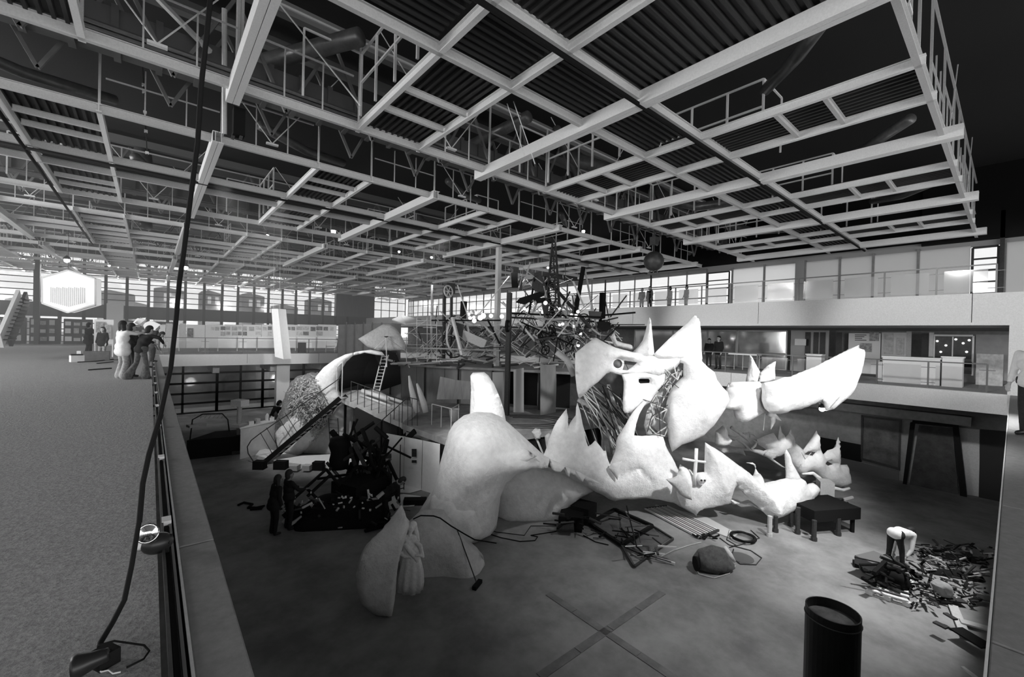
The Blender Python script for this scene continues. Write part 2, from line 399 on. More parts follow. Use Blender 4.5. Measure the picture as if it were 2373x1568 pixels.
winbay('window_2','x',WR,ywr(1690),ywr(1640),3.5,6.1,1,5,.08)
yy=ywr(1638); k=3
while yy<56:
    y2=min(yy+4.2,57); winbay('window_%d'%k,'x',WR,yy,y2,3.5,6.4,3,3,.09,m=mat('frame_grey',.2,.6)); k+=1; yy=y2
# ---- far glazed wall
YW=58.0
x0=-18; posts=[-18,-12.6,-8.05,-6.5,-4.9,-3.4,-1.85,-.2,1.36,2.8,4.45,6.1,7.6,9.2,10.7,12.2,13.7,15.3,16.9,18.5,20.1,23.6]
for a,b in zip(posts[:-1],posts[1:]):
    winbay('window_%d'%k,'y',YW,a,b,3.6,8.2,1,8,.10,m=BLACK); k+=1
    winbay('window_%d'%k,'y',YW,a,b,0,2.4,1,4,.10,m=BLACK); k+=1
    MB().box(a-.12,YW-.35,0,a+.12,YW-.1,8.8).build('trim_facade_post',BLACK,kind='structure')
struct('wall_far_band',MB().box(-18,YW-.2,2.4,WR,YW+.1,3.6),mat('band_dark',.045,.7))
struct('wall_far_top',MB().box(-18,YW-.05,8.2,WR,YW+.1,9.7),BLACK)
MB().box(18.4,YW-.6,3.6,23.6,YW-.4,8).build('wall_far_screen',mat('dark_curtain',.16,.9,.2,2,.3,stretch=(6,1,.3)),kind='structure')
winbay('window_%d'%k,'y',YW,23.6,WR,3.6,8.2,4,4,.12,m=WALLM); k+=1
# thick column at the left and pale column behind
MB().box(*(list(ony(80,650,50)-Vector((.0,0,0)))[:2]+[0]),*( [ony(92,650,50).x+.0,50.5,8.5])).build('trim_column_dark',DARK,kind='structure')
px=ony(247,700,47).x; MB().box(px,47,0,px+1.0,47.6,3.4).build('trim_column_pale',CONCL,kind='structure')
# outside: plaza ground and far houses
MB().box(-80,58.5,-.3,90,140,0).build('ground_plaza',mat('plaza',.35,.9),kind='structure')
HB=mat('house_wall_dark',.16,.9,.2,.4); HW=mat('house_window_pale',.75,.7)
hs=[(225,310,672,.3),(355,432,665,.2),(465,515,672,.2),(560,612,678,.22),(722,768,690,.22),(300,345,700,.4),(640,690,705,.4),(10,60,690,.3)]
for i,(a,b,t,v) in enumerate(hs):
    Y=78+i*1.5; pa,pb=ony(a,740,Y),ony(b,740,Y); zt=ony((a+b)/2,t,Y).z
    lab=['pale distant town house seen through glass near the hexagonal lamp','dark distant gabled house with two pale windows, behind the hanging cable','dark distant block house right of the hanging cable','dark distant house block left of the white hanging panel','dark distant house block at the right end of the glazed wall','low distant annex between the left town houses','low distant annex right of the white hanging panel','pale distant house at the far left of the glazed wall'][i]
    h=MB().prism([(pa.x,Y,0),(pb.x,Y,0),(pb.x,Y,zt*.93),(pb.x*.3+pa.x*.7,Y,zt),(pa.x,Y,zt*.96)],(0,5,0)).build('town_house',mat('house%d'%i,v*.6,.9,.15,.5),label=lab,cat='building',group='houses beyond the glazed wall')
    n=2
    for c in range(n):
        for r in range(2):
            u=pa.x+(pb.x-pa.x)*(.3+.35*c); z=3.2+r*2.2
            if z+1<zt: MB().box(u,Y-.12,z,u+(pb.x-pa.x)*.16,Y-.01,z+1.1).build('house_window',HW,h)
# ---- under the slab, far side of the pit: glazed dark rooms
winY=36.0
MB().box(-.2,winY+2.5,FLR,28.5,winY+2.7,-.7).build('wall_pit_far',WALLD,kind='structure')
pp=[-0.2,3.6,6.4,9.2,12,16,20,24]
for a,b in zip(pp[:-1],pp[1:]):
    winbay('window_%d'%k,'y',winY,a,b,FLR,-.8,2,5,.16,m=BLACK,gm=glass('dim_glass',.75,.7)); k+=1
# ceiling soffit beams below slab
for i in range(8):
    MB().box(-.2+i*3.2,YE+.4,-1.2,-.2+i*3.2+.35,winY,-.72).build('trim_soffit_beam',WALLM,kind='structure')
c0=ony(641,850,YE+.35); c1=ony(672,850,YE+.35)
bev(MB().box(c0.x,YE+.3,FLR,c1.x,YE+.9,-.7).build('trim_pit_column',CONCL,kind='structure'),.04)
# ---- under the slab, right side of the pit
XW=24.6
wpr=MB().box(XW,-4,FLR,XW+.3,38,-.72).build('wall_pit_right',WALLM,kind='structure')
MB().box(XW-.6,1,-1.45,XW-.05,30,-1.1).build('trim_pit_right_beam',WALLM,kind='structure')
# ================================================================== SHELL BUILDER
from mathutils import noise as _nz
def _inside(p,poly):
    c=False;n=len(poly);j=n-1
    for i in range(n):
        a,b=poly[i],poly[j]
        if (a[1]>p[1])!=(b[1]>p[1]) and p[0]<(b[0]-a[0])*(p[1]-a[1])/(b[1]-a[1])+a[0]: c=not c
        j=i
    return c
def _sd(p,a,b):
    d=b-a; L=d.length_squared; t=0 if L==0 else max(0,min(1,(p-a).dot(d)/L)); return (p-a-d*t).length
def cv(o,pts,s=5.6): return [(o[0]+x/s,o[1]+y/s) for x,y in pts]
H1=(1300,710);H2=(1640,780);J1=(1220,930);J2=(1580,970)
def shell(name,px,D,m,parent,thick=.12,yaw=0,tilt=0,holes=(),ridge=None,rh=.2,rw=.3,curve=0,lump=.02,front=1.0,back=.6,floor_=None,res=26,rough_edge=0,label=None,pw=.5,**k):
    """a closed, curved body: outline on a slanted plane at depth D, swollen to both sides"""
    cx=sum(p[0] for p in px)/len(px); cy=sum(p[1] for p in px)/len(px)
    P0=at(cx,cy,D)
    n=(-FW).copy(); n=Matrix.Rotation(R(yaw),3,'Z')@n; u=Vector((0,0,1)).cross(n).normalized(); n=Matrix.Rotation(R(tilt),3,u)@n; v=n.cross(u)
    def onp(q):
        d=ray(*q); t=(P0-EYE).dot(n)/d.dot(n); w_=EYE+d*t-P0; return Vector((w_.dot(u),w_.dot(v)))
    O=[onp(q) for q in px]; HL=[[onp(q) for q in h] for h in holes]; RG=[onp(q) for q in ridge] if ridge else None
    # resample outline
    xs=[q.x for q in O]; ys=[q.y for q in O]; size=max(max(xs)-min(xs),max(ys)-min(ys)); st=size/res
    def resamp(L):
        o=[]
        for i in range(len(L)):
            a,b=L[i],L[(i+1)%len(L)]; k_=max(1,int((b-a).length/st))
            for j in range(k_):
                q=a+(b-a)*j/k_
                if rough_edge and j: q=q+Vector((random.uniform(-1,1),random.uniform(-1,1)))*rough_edge
                o.append(q)
        return o
    loops=[resamp(O)]+[resamp(h) for h in HL]
    pts=[];edges=[]
    for L in loops:
        b=len(pts); pts+=L; edges+=[(b+i,b+(i+1)%len(L)) for i in range(len(L))]
    segs=[(pts[a],pts[b]) for a,b in edges]
    nb=len(pts)
    def dist(q): return min(_sd(q,a,b) for a,b in segs)
    row=0; y=min(ys)
    while y<max(ys):
        x=min(xs)+(row%2)*st/2
        while x<max(xs):
            q=Vector((x,y))
            if _inside(q,O) and not any(_inside(q,h) for h in HL) and dist(q)>st*.45: pts.append(q)
            x+=st
        y+=st*.87; row+=1
    if RG:
        for a,b in zip(RG[:-1],RG[1:]):
            k_=max(1,int((b-a).length/st))
            for j in range(k_+1): pts.append(a+(b-a)*j/k_)
    V,E_,F,*_r=geometry.delaunay_2d_cdt(pts,edges,[],0,1e-5)
    dm=max(dist(q) for q in V) or 1
    wmax=min(dm,size*.25)
    F=[f for f in F if _inside(sum((V[i] for i in f),Vector((0,0)))/len(f),O) and not any(_inside(sum((V[i] for i in f),Vector((0,0)))/len(f),h) for h in HL)]
    fv=[];bv=[]
    for q in V:
        d=dist(q); t=min(1,d/wmax); h=thick*(max(0,1-(1-t)**2)**pw)
        r_=0
        if RG: r_=rh*math.exp(-min(_sd(q,a,b) for a,b in zip(RG[:-1],RG[1:]))/rw)*min(1,d/(wmax*.25)+.1)
        c=curve*((q.x/size)**2*4)
        base=P0+u*q.x+v*q.y+n*c
        nz=lump*_nz.noise(base*1.3)*2+lump*.4*_nz.noise(base*5)
        e=min(1,d/(wmax*.3))
        fv.append(base+n*(h*front+r_+nz*e+.012)); bv.append(base-n*(h*back-r_*.8-nz*e+.012))
    if floor_ is not None:
        for L in (fv,bv):
            for p in L: p.z=max(p.z,floor_)
    N=len(V); fs=[]
    cnt={}
    for f in F:
        for i in range(len(f)):
            a,b=f[i],f[(i+1)%len(f)]; cnt[(a,b)]=1
    # orientation: u x v = n -> ccw faces front
    fs=[tuple(f) for f in F]+[tuple(i+N for i in reversed(f)) for f in F]
    for (a,b) in cnt:
        if (b,a) not in cnt: fs.append((b,a,a+N,b+N))
    b=MB(); b.add(fv+bv,fs)
    return b.build(name,m,parent,smooth=True,label=label,**k)
def spike(name,pts,rs,m,parent,n=9):   # pts world points
    return MB().path(pts,rs,n).build(name,m,parent,smooth=True)
def blob(name,caps,vox,m,parent=None,smooth=6,**k):   # union of tapered capsules as one continuous surface
    b=MB()
    for (p,q,r1,r2) in caps:
        p=Vector(p);q=Vector(q)
        b.ball(p,r1,12,8)
        if (q-p).length>1e-4: b.tube(p,q,r1,r2,12); b.ball(q,r2,12,8)
    o=b.build(name,m,parent,smooth=True,**k)
    md=o.modifiers.new('remesh','REMESH'); md.mode='VOXEL'; md.voxel_size=vox; md.use_smooth_shade=True
    sm=o.modifiers.new('smooth','SMOOTH'); sm.factor=.5; sm.iterations=smooth
    return o
# ================================================================== THE BEAST
bp=onz(1330,1215,FLR)
beast=empty('monster_sculpture',(bp.x,bp.y,FLR),'huge white plaster monster sculpture with spiky open jaws and long curved horn','sculpture')
B=beast
P=PLAST
# body mound
body=shell('body',[(1005,1130),(1018,1080),(1030,1035),(1040,1000),(1052,980),(1075,962),(1105,954),(1140,956),(1165,968),(1190,990),(1225,1022),(1262,1056),(1310,1080),(1345,1095),(1392,1120),(1360,1116),(1320,1100),(1270,1080),(1232,1080),(1200,1092),(1175,1115),(1160,1150),(1155,1190),(1150,1222),(1110,1240),(1050,1250),(975,1262),(950,1240),(968,1190)],12.7,P,B,thick=1.5,front=1,back=1,lump=.09,floor_=FLR-.02,res=36,pw=.55,
   ridge=[(1105,1058),(1090,1110),(1052,1160)],rh=.22,rw=.35)
shell('belly',[(1140,1170),(1150,1110),(1190,1070),(1240,1062),(1290,1080),(1345,1100),(1388,1124),(1340,1150),(1318,1180),(1304,1212),(1230,1222),(1140,1222)],14.3,P,B,thick=1.1,front=.9,back=.8,lump=.05,floor_=FLR-.02,res=26,pw=.5)
shell('brow',[(1052,1040),(1080,1032),(1130,1040),(1175,1048),(1215,1038),(1245,1056),(1200,1082),(1150,1085),(1105,1065)],11.9,P,B,thick=.3,front=1,back=.9,lump=.04)
shell('neck_mound',[(985,1200),(1000,1150),(1060,1130),(1110,1160),(1125,1220),(1100,1240),(1040,1262),(990,1250)],11.9,P,B,thick=.9,back=1,lump=.05,floor_=FLR-.02)
# front foot: claw and lump
shell('claw',[(929,1169),(935,1186),(941,1198),(948,1206),(936,1235),(922,1275),(915,1320),(912,1360),(906,1398),(893,1434),(862,1420),(838,1400),(828,1370),(827,1340),(832,1310),(842,1278),(860,1252),(888,1225),(908,1200)],8.85,PLASTR,B,thick=.28,front=.7,back=.9,yaw=48,lump=.04,floor_=FLR-.02,ridge=[(930,1175),(908,1235),(896,1300),(890,1370),(893,1430)],rh=.15,rw=.3,res=30)
shell('foot',[(950,1205),(968,1190),(1005,1186),(1030,1190),(1048,1215),(1062,1240),(1085,1262),(1108,1282),(1122,1300),(1124,1325),(1108,1342),(1060,1352),(1000,1358),(955,1360),(930,1330),(925,1280),(940,1230)],10.75,PLASTR,B,thick=.8,front=.7,back=1,lump=.06,floor_=FLR-.02,res=28)
# tall fin on the platform behind the mound
shell('back_fin',[(1090,870),(1096,863),(1122,862),(1132,870),(1145,890),(1158,920),(1168,950),(1174,985),(1150,1000),(1110,1000),(1088,980),(1090,940),(1092,900)],15.6,P,B,thick=.45,front=1,back=.8,ridge=[(1108,865),(1112,920),(1114,985)],rh=.2,rw=.18,yaw=-10)
# head: top membrane with eye ring
A=cv(H1,[(140,600),(290,490),(430,400),(560,470),(700,530),(930,590),(1060,605),(1200,610),(1320,560),(1500,520),(1640,600),(1700,690),(1640,715),(1560,670),(1480,720),(1430,790),(1330,840),(1260,900),(1180,905),(1100,880),(920,880),(800,860),(770,885),(640,852),(580,870),(470,970),(350,1050),(240,1150),(210,1165),(190,1160),(165,1060),(145,900),(138,740)])
circ=lambda c,rx,ry,n=14:[(c[0]+rx*math.cos(2*math.pi*i/n),c[1]+ry*math.sin(2*math.pi*i/n)) for i in range(n)]
eye=cv(H1,circ((735,742),66,72)); gap=cv(H1,[(820,700),(985,725),(930,780),(860,828),(795,822),(815,760)])
shell('snout_membrane',A,14.2,P,B,thick=.28,holes=[eye,gap],yaw=8,curve=.5,ridge=cv(H1,[(430,410),(470,540),(600,620),(900,650)]),rh=.12,rw=.15,res=34)
ec=at(*cv(H1,[(735,742)])[0],14.15)
ring=[ec+SD*(.175*math.cos(t*math.pi/8))+Vector((0,0,.175*math.sin(t*math.pi/8))) for t in range(17)]
MB().path(ring,.03,8).build('eye_ring',P,B,smooth=True)
t0=ec+FW*.05
MB().lathe(t0,[(.17,0),(.165,.5),(.15,.5),(.155,0)],16,Matrix((SD,Vector((0,0,1)),FW)).transposed()).build('eye_socket',mat('inner_grey',.3,.8),B,smooth=True)
shell('forehead_spike',cv(H1,[(925,595),(1000,520),(1060,440),(1095,330),(1115,240),(1150,140),(1168,180),(1180,300),(1190,400),(1200,500),(1215,640),(1060,660)]),14.3,P,B,thick=.22,yaw=-12,ridge=cv(H1,[(1150,145),(1150,400),(1120,620)]),rh=.12,rw=.12)
shell('crest_horn',cv(H1,[(1205,620),(1260,560),(1350,470),(1450,375),(1550,290),(1650,200),(1730,115),(1760,200),(1780,300),(1795,420),(1800,560),(1815,700),(1700,740),(1560,690),(1400,700),(1250,680)]),14.25,P,B,thick=.35,yaw=10,ridge=cv(H1,[(1728,125),(1600,380),(1500,640)]),rh=.15,rw=.25,res=28)
slot=cv(H1,[(1005,945),(1030,935),(1135,935),(1150,960),(1140,990),(1030,998),(1008,980)])
shell('cheek_flap',cv(H1,[(770,870),(920,860),(1100,860),(1250,890),(1320,860),(1310,960),(1280,1020),(1240,1090),(1200,1150),(1150,1240),(1060,1300),(1000,1350),(930,1372),(820,1372),(795,1330),(790,1200),(800,1060),(800,960)]),14.1,P,B,thick=.2,holes=[slot],yaw=-6,curve=.3)
shell('cheek_shell',[(1584,842),(1560,836),(1575,828),(1600,828),(1623,833),(1640,850),(1656,862),(1662,880),(1674,896),(1686,908),(1691,926),(1684,942),(1671,962),(1655,985),(1632,1008),(1605,1022),(1580,1030),(1557,1047),(1549,1020),(1545,995),(1541,960),(1545,930),(1552,905),(1566,888),(1583,872)],13.9,P,B,thick=.75,front=.7,back=.9,yaw=-15,res=32,lump=.05,ridge=[(1625,836),(1642,890),(1628,960)],rh=.12,rw=.2)
lat=[[(1588,845),(1590,878),(1578,868),(1574,848)],[(1547,853),(1556,862),(1552,868)],[(1563,888),(1572,895),(1566,896)]]
# lattice of plastered wire between flap and shell
LT=MB(); rr=random.Random(5)
nodes=[at(x,y,13.95+rr.uniform(-.2,.3)) for x,y in [(1536,850),(1560,838),(1578,858),(1548,872),(1532,888),(1555,892),(1570,880),(1520,915),(1540,920),(1556,915),(1528,942),(1545,948),(1508,935),(1515,965),(1535,975),(1550,985),(1500,985),(1520,1005),(1540,1010),(1495,1008)]]
for i,p in enumerate(nodes):
    near=sorted(range(len(nodes)),key=lambda j:(nodes[j]-p).length)[1:5]
    for j in near:
        if j>i: LT.tube(p,nodes[j],.022,n=6)
LT.build('wire_lattice',PLASTG,B,smooth=True)
shell('throat_web',[(1538,860),(1562,842),(1584,850),(1584,890),(1562,905),(1550,935),(1550,990),(1552,1012),(1500,1012),(1492,985),(1500,950),(1515,930),(1528,900)],14.6,PLASTG,B,thick=.12,holes=[[(1508,985),(1525,1000),(1512,1008)],[(1535,942),(1545,950),(1540,965)],[(1570,852),(1582,858),(1580,870),(1568,868)],[(1515,945),(1528,952),(1520,970)]])
for pts in ([(1558,860),(1540,895),(1535,925),(1528,960),(1530,1010)],[(1548,938),(1510,965),(1500,1000)],[(1525,905),(1550,880),(1575,900)],[(1490,925),(1520,935),(1530,970)]):
    spike('bent_wire',[at(x,y,13.75) for x,y in pts],[.012]*len(pts),DARK,B,6)
# long nose horn
shell('horn_collar',cv(H2,[(300,590),(480,582),(660,580),(668,700),(640,800),(660,880),(720,955),(640,1010),(560,1060),(460,1112),(400,1095),(375,1060),(360,945),(300,945),(240,930),(200,950),(262,800),(262,680)]),13.9,P,B,thick=.38,back=.9,yaw=6,res=24)
slit=cv(H2,[(655,650),(672,740),(690,830),(665,880),(642,850),(652,760)])
notch=cv(H2,[(1180,935),(1400,868),(1475,850),(1500,905),(1420,880)])
shell('nose_horn',cv(H2,[(640,582),(860,560),(970,520),(1060,518),(1130,500),(1290,435),(1450,370),(1550,310),(1650,250),(1740,195),(1800,160),(1840,130),(1880,105),(1885,200),(1872,330),(1850,470),(1800,620),(1760,720),(1700,800),(1640,860),(1580,920),(1525,962),(1500,900),(1460,840),(1400,848),(1290,890),(1180,935),(1040,955),(900,992),(800,985),(720,958),(690,880),(668,840),(672,740),(655,660)]),13.8,P,B,thick=.5,back=.9,yaw=12,res=40,curve=.25,lump=.04)
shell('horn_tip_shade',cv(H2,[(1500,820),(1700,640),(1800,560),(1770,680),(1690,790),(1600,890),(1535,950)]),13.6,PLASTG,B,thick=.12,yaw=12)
for pts,r in (([(790,985),(870,1030),(955,1090)],[.11,.08,.01]),([(845,1010),(850,1100),(820,1200)],[.09,.06,.01]),([(745,1000),(735,1100),(722,1215)],[.01,.01,.01])):
    spike('fang',[at(*q,13.8) for q in cv(H2,pts)],r,P,B)
for pts in ([(490,600),(520,440),(545,235),(580,270),(620,350),(680,455),(640,600)],[(640,600),(680,470),(770,380),(850,330),(885,320),(872,400),(872,560),(760,600)]):
    shell('nape_spike',cv(H2,pts),15.3,P,B,thick=.16,yaw=-15,ridge=cv(H2,[pts[2],(sum(p[0] for p in pts)/7,560)]),rh=.08,rw=.1)
shell('back_ridge',cv(H1,[(640,400),(690,330),(720,440),(800,470),(900,490),(980,545),(920,570),(700,520)]),14.9,PLASTG,B,thick=.15)
# lower jaw, near side
shell('jaw_side',cv(J1,[(-40,560),(40,630),(110,682),(180,712),(225,690),(262,600),(290,500),(340,370),(400,250),(460,170),(520,92),(540,200),(545,320),(600,230),(640,180),(645,80),(660,15),(690,110),(730,300),(760,450),(800,585),(850,550),(892,505),(950,570),(1000,640),(1030,640),(1050,740),(1085,820),(1110,760),(1150,650),(1165,520),(1180,470),(1230,390),(1270,330),(1330,220),(1390,130),(1450,60),(1540,-30),(1560,10),(1510,80),(1460,170),(1420,300),(1390,440),(1500,448),(1640,440),(1765,430),(1800,560),(1850,660),(1900,740),(1940,830),(1980,920),(2120,880),(2180,940),(2240,1000),(2240,1330),(2205,1480),(2060,1400),(1900,1310),(1720,1270),(1550,1250),(1400,1265),(1300,1262),(1150,1292),(1060,1260),(1000,1220),(850,1140),(720,1070),(600,1010),(480,958),(300,905),(170,865),(0,872),(-60,800)]),13.5,P,B,thick=.42,front=.8,back=.8,yaw=14,res=52,lump=.05,rough_edge=.012,ridge=cv(J1,[(1060,760),(1150,950),(1400,850),(1560,1000)]),rh=-.12,rw=.12)
shell('jaw_fold',cv(J1,[(1060,860),(1110,800),(1240,760),(1210,900),(1180,1020),(1140,960)]),13.2,P,B,thick=.15,front=.4)
shell('jaw_pocket',cv(J1,[(1810,1010),(1900,990),(1990,950),(2060,1000),(2120,1100),(2150,1280),(2060,1250),(1980,1200),(1930,1130)]),13.1,PLASTG,B,thick=.12)
# fin, cross and skull
shell('jaw_fin',cv(J2,[(-20,590),(60,640),(145,712),(200,700),(292,690),(296,500),(302,305),(370,350),(430,382),(520,440),(600,500),(700,575),(760,620),(840,680),(910,742),(800,800),(740,880),(680,880),(655,930),(630,1030),(600,1100),(500,1125),(380,1150),(280,1165),(200,1200),(190,1262),(120,1200),(0,1140),(-60,1000),(-70,760)]),13.6,P,B,thick=.3,yaw=4,res=34,lump=.04,ridge=cv(J2,[(310,320),(420,650),(500,900)]),rh=.1,rw=.2)
cr=MB(); 
cr.path([at(*q,13.25) for q in cv(J2,[(190,385),(182,560),(172,700),(165,870)])],.055,8).path([at(*q,13.25) for q in cv(J2,[(10,518),(150,545),(310,562)])],.04,8)
cross=cr.build('cross',P,B,smooth=True)
sk=at(*cv(J2,[(250,775)])[0],13.2); skb=MB().ball(sk,.15,14,10,(1,1,1.05)).ball(sk-Vector((0,0,.13)),.085,10,7)
skl=skb.build('skull',P,B,smooth=True)
MB().ball(sk-FW*.14+SD*.05+Vector((0,0,-.01)),.032,8,6).ball(sk-FW*.14-SD*.05+Vector((0,0,-.01)),.032,8,6).build('eye_socket',DARK,skl)
# front tray with tip
shell('jaw_tray',cv(J2,[(620,820),(640,700),(760,615),(830,670),(910,740),(950,735),(1015,715),(1050,838),(1150,815),(1350,770),(1450,745),(1530,760),(1580,800),(1600,870),(1650,840),(1700,830),(1740,870),(1785,900),(1770,970),(1720,1030),(1640,1110),(1530,1182),(1440,1210),(1350,1250),(1270,1280),(1190,1300),(1110,1260),(1050,1200),(980,1130),(900,1060),(830,990),(760,920),(700,868)]),13.7,P,B,thick=.3,yaw=10,tilt=-18,res=36,lump=.05,rough_edge=.01,ridge=cv(J2,[(700,740),(900,900),(1100,1100),(1190,1290)]),rh=.22,rw=.25)
shell('jaw_strap',cv(J2,[(630,1040),(740,1090),(860,1050),(990,1130),(1060,1210),(980,1160),(900,1120),(740,1100),(660,1110)]),13.8,P,B,thick=.08)
shell('thorn',cv(J2,[(1015,840),(1025,730),(985,690),(955,640),(935,600),(880,580),(835,568),(920,568),(950,590),(960,620),(945,690),(925,742)][::-1]),14.2,P,B,thick=.06)
shell('thorn',cv(J2,[(1350,770),(1352,680),(1342,560),(1335,440),(1360,400),(1390,460),(1420,560),(1470,650),(1530,760),(1460,800)]),13.9,P,B,thick=.18)
# far side of the jaw
shell('jaw_far_side',cv(J2,[(975,270),(1080,220),(1188,180),(1205,240),(1250,275),(1260,170),(1275,88),(1300,180),(1335,255),(1380,200),(1415,130),(1440,220),(1455,300),(1520,350),(1575,405),(1660,290),(1745,150),(1775,240),(1790,350),(1800,420),(1835,470),(1890,410),(1960,390),(2000,360),(2012,290),(2030,238),(2045,320),(2045,420),(2032,600),(2142,595),(2165,720),(2182,850),(2060,885),(1960,860),(1880,830),(1800,760),(1720,700),(1640,680),(1540,720),(1500,680),(1440,580),(1390,470),(1340,440),(1280,485),(1180,495),(1100,480),(1040,430),(1100,400),(1000,340)]),16.2,P,B,thick=.22,yaw=12,res=44,lump=.05,holes=[cv(J2,[(1580,460),(1640,420),(1740,430),(1700,480),(1640,470)]),cv(J2,[(1840,570),(1880,545),(1960,590),(1900,610)])])
shell('rim_strap',cv(J2,[(440,372),(620,380),(800,385),(1000,400),(1250,460),(1290,470),(1180,520),(1350,640),(1290,620),(1100,500),(900,420),(800,410),(830,480),(740,450),(640,440),(560,450)]),15.6,PLASTG,B,thick=.06)
spike('tusk',[at(*q,15.4) for q in cv(J2,[(1560,715),(1700,705),(1780,770),(1850,840),(1960,895),(2090,925),(2178,900)])],[.03,.06,.08,.08,.07,.06,.04],P,B)
shell('tongue_lump',cv(J2,[(438,170),(500,120),(540,85),(575,140),(585,210),(640,270),(600,330),(540,350),(460,350),(435,320)]),15.0,P,B,thick=.25)
for pts,r in (([(700,250),(800,320),(860,380),(905,415)],.045),([(905,390),(950,350),(970,300),(930,275)],.04),([(870,180),(930,200),(965,240)],.04),([(640,110),(760,190),(830,250),(900,330)],.06),([(800,190),(880,190),(880,240)],.03),([(1140,400),(1050,470)],.02),([(600,230),(680,260),(760,230)],.07),([(1560,440),(1600,520),(1680,440)],.02)):
    spike('branch',[at(*q,15.2) for q in cv(J2,pts)],[r]*(len(pts)-1)+[.01],PLASTG,B)
# neck armature rods behind the snout
rr=random.Random(11)
for i in range(46):
    a=(rr.uniform(1335,1440),rr.uniform(880,960)); b=(a[0]+rr.uniform(20,110),a[1]+rr.uniform(40,150))
    if b[0]>1500 or b[1]>1075: b=(min(b[0],1500),min(b[1],1070))
    spike('armature_rod',[at(*a,15.6+rr.uniform(-.5,.5)),at(*b,15.2+rr.uniform(-.5,.5))],[.022,.022],STEEL if i%3 else DARK,B,5)
for i,(pts,r) in enumerate((([(1340,925),(1390,955),(1410,990),(1420,1050)],.09),([(1360,905),(1400,935),(1440,980),(1450,1050)],.07),([(1410,890),(1430,960),(1470,1040)],.07),([(1290,815),(1315,835),(1330,870)],.12))):
    spike('neck_rib',[at(x,y,15.9) for x,y in pts],[r]*len(pts),STEEL,B)
shell('neck_drum',[(1370,890),(1410,862),(1445,870),(1460,900),(1455,950),(1420,990),(1385,985),(1368,940)],17.2,WALLD,B,thick=.6)
shell('jaw_back_pod',[(1232,1000),(1240,992),(1252,993),(1256,1003),(1252,1015),(1240,1017)],14.2,P,B,thick=.2)
spike('pod_stalk',[at(1243,1015,14.2),at(1262,1060,13.9)],[.035,.035],P,B)
shell('small_flap',[(1262,1010),(1272,1002),(1280,1010),(1276,1030),(1266,1038)],14.3,P,B,thick=.08)
# support trestles under the jaw (short posts)
# ================================================================== STAGE, TUNNEL, STAIRS
PZ=-2.1
def dz(x,y,z): return onz(x,y,z)
stage=empty('timber_stage',(onz(1062,1027,PZ).x,onz(1062,1027,PZ).y,FLR),'raised timber stage behind the white monster, carrying panel walls','stage')
poly=[dz(x,y,PZ) for x,y in ((931,980),(1062,1026),(1220,1004),(1393,977),(1420,945),(1330,938),(960,938),(905,950))]
MB().prism([p-Vector((0,0,.02)) for p in poly],(0,0,-.22)).build('deck_board',mat('stage_deck',.30,.8,.25,2),stage)
for i in range(7):
    a=poly[3].lerp(poly[2],i/6); MB().bar(a-Vector((0,0,.24))+FW*.2,Vector((a.x,a.y,FLR))+FW*.2,.1).build('stage_post',BLACK,stage)
sk_=MB()
for a,b in ((1,2),(2,3)): 
    p,q=poly[a]+FW*.35,poly[b]+FW*.35; sk_.prism([Vector((p.x,p.y,FLR)),Vector((q.x,q.y,FLR)),Vector((q.x,q.y,PZ-.25)),Vector((p.x,p.y,PZ-.25))],FW*.05)
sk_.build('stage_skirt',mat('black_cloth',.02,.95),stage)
# painted arc marks on the stage
arcs=MB()
for r0 in (1.0,1.35,1.75):
    c=dz(1210,975,PZ); pts=[c+SD*(r0*1.5*math.cos(t))+FW*(r0*.8*math.sin(t)) for t in [i*.25-1.9 for i in range(16)]]
    arcs.path([p+Vector((0,0,.004-.01)) for p in pts],.02,4)
arcs.build('painted_arc',DARK,stage)
# ramp from the tunnel mouth
rp=[at(x,y,D) for x,y,D in ((786,921,20.0),(931,980,17.5),(965,950,19.0),(870,902,21.5),(790,905,21.2))]
ramp=empty('timber_ramp',(rp[0].x,rp[0].y,FLR),'pale timber ramp sloping from the tunnel mouth down to the stage','ramp')
MB().prism(rp,(0,0,-.2)).build('ramp_deck',mat('ramp_board',.45,.8,.2,2),ramp)
for t in (.1,.4,.7,.95):
    p=rp[0].lerp(rp[1],t)+FW*.1; MB().bar(p-Vector((0,0,.2)),(p.x,p.y,FLR),.09).build('ramp_post',BLACK,ramp)
for t in [i/7 for i in range(8)]:
    p=rp[0].lerp(rp[1],t*.8+.2)+FW*.05; MB().tube(p,p+Vector((0,0,.95)),.018,n=6).build('railing_post',DARK,ramp)
MB().tube(rp[0].lerp(rp[1],.2)+FW*.05+Vector((0,0,.95)),rp[1]+FW*.05+Vector((0,0,.95)),.018,n=6).build('handrail',DARK,ramp)
for i,(a,b,r) in enumerate((((840,905),(900,925),.1),((835,915),(905,940),.05),((870,912),(935,932),.07))):
    MB().tube(at(*a,20.3),at(*b,19.3),r,n=10).build('steel_pipe',STEELB,None,smooth=True,label=['thick pale pipe lying on the ramp nearest the panel wall','thin pale pipe lying lowest on the ramp edge','pale pipe lying on the right end of the ramp'][i],cat='pipe',group='pipes lying on the ramp')
# right-hand stage railing
sr=empty('stage_railing',dz(1000,985,PZ),'grey tube railing standing on the stage behind the body mound','railing')
for x,y in ((1000,984),(1022,990),(1045,998),(1062,985)):
    p=dz(x,y,PZ); MB().tube(p,p+Vector((0,0,.85)),.02,n=6).build('railing_post',STEEL,sr)
MB().path([dz(1000,984,PZ)+Vector((0,0,.85)),dz(1045,998,PZ)+Vector((0,0,.85)),dz(1062,985,PZ)+Vector((0,0,.85))],.02,6).build('handrail',STEEL,sr)
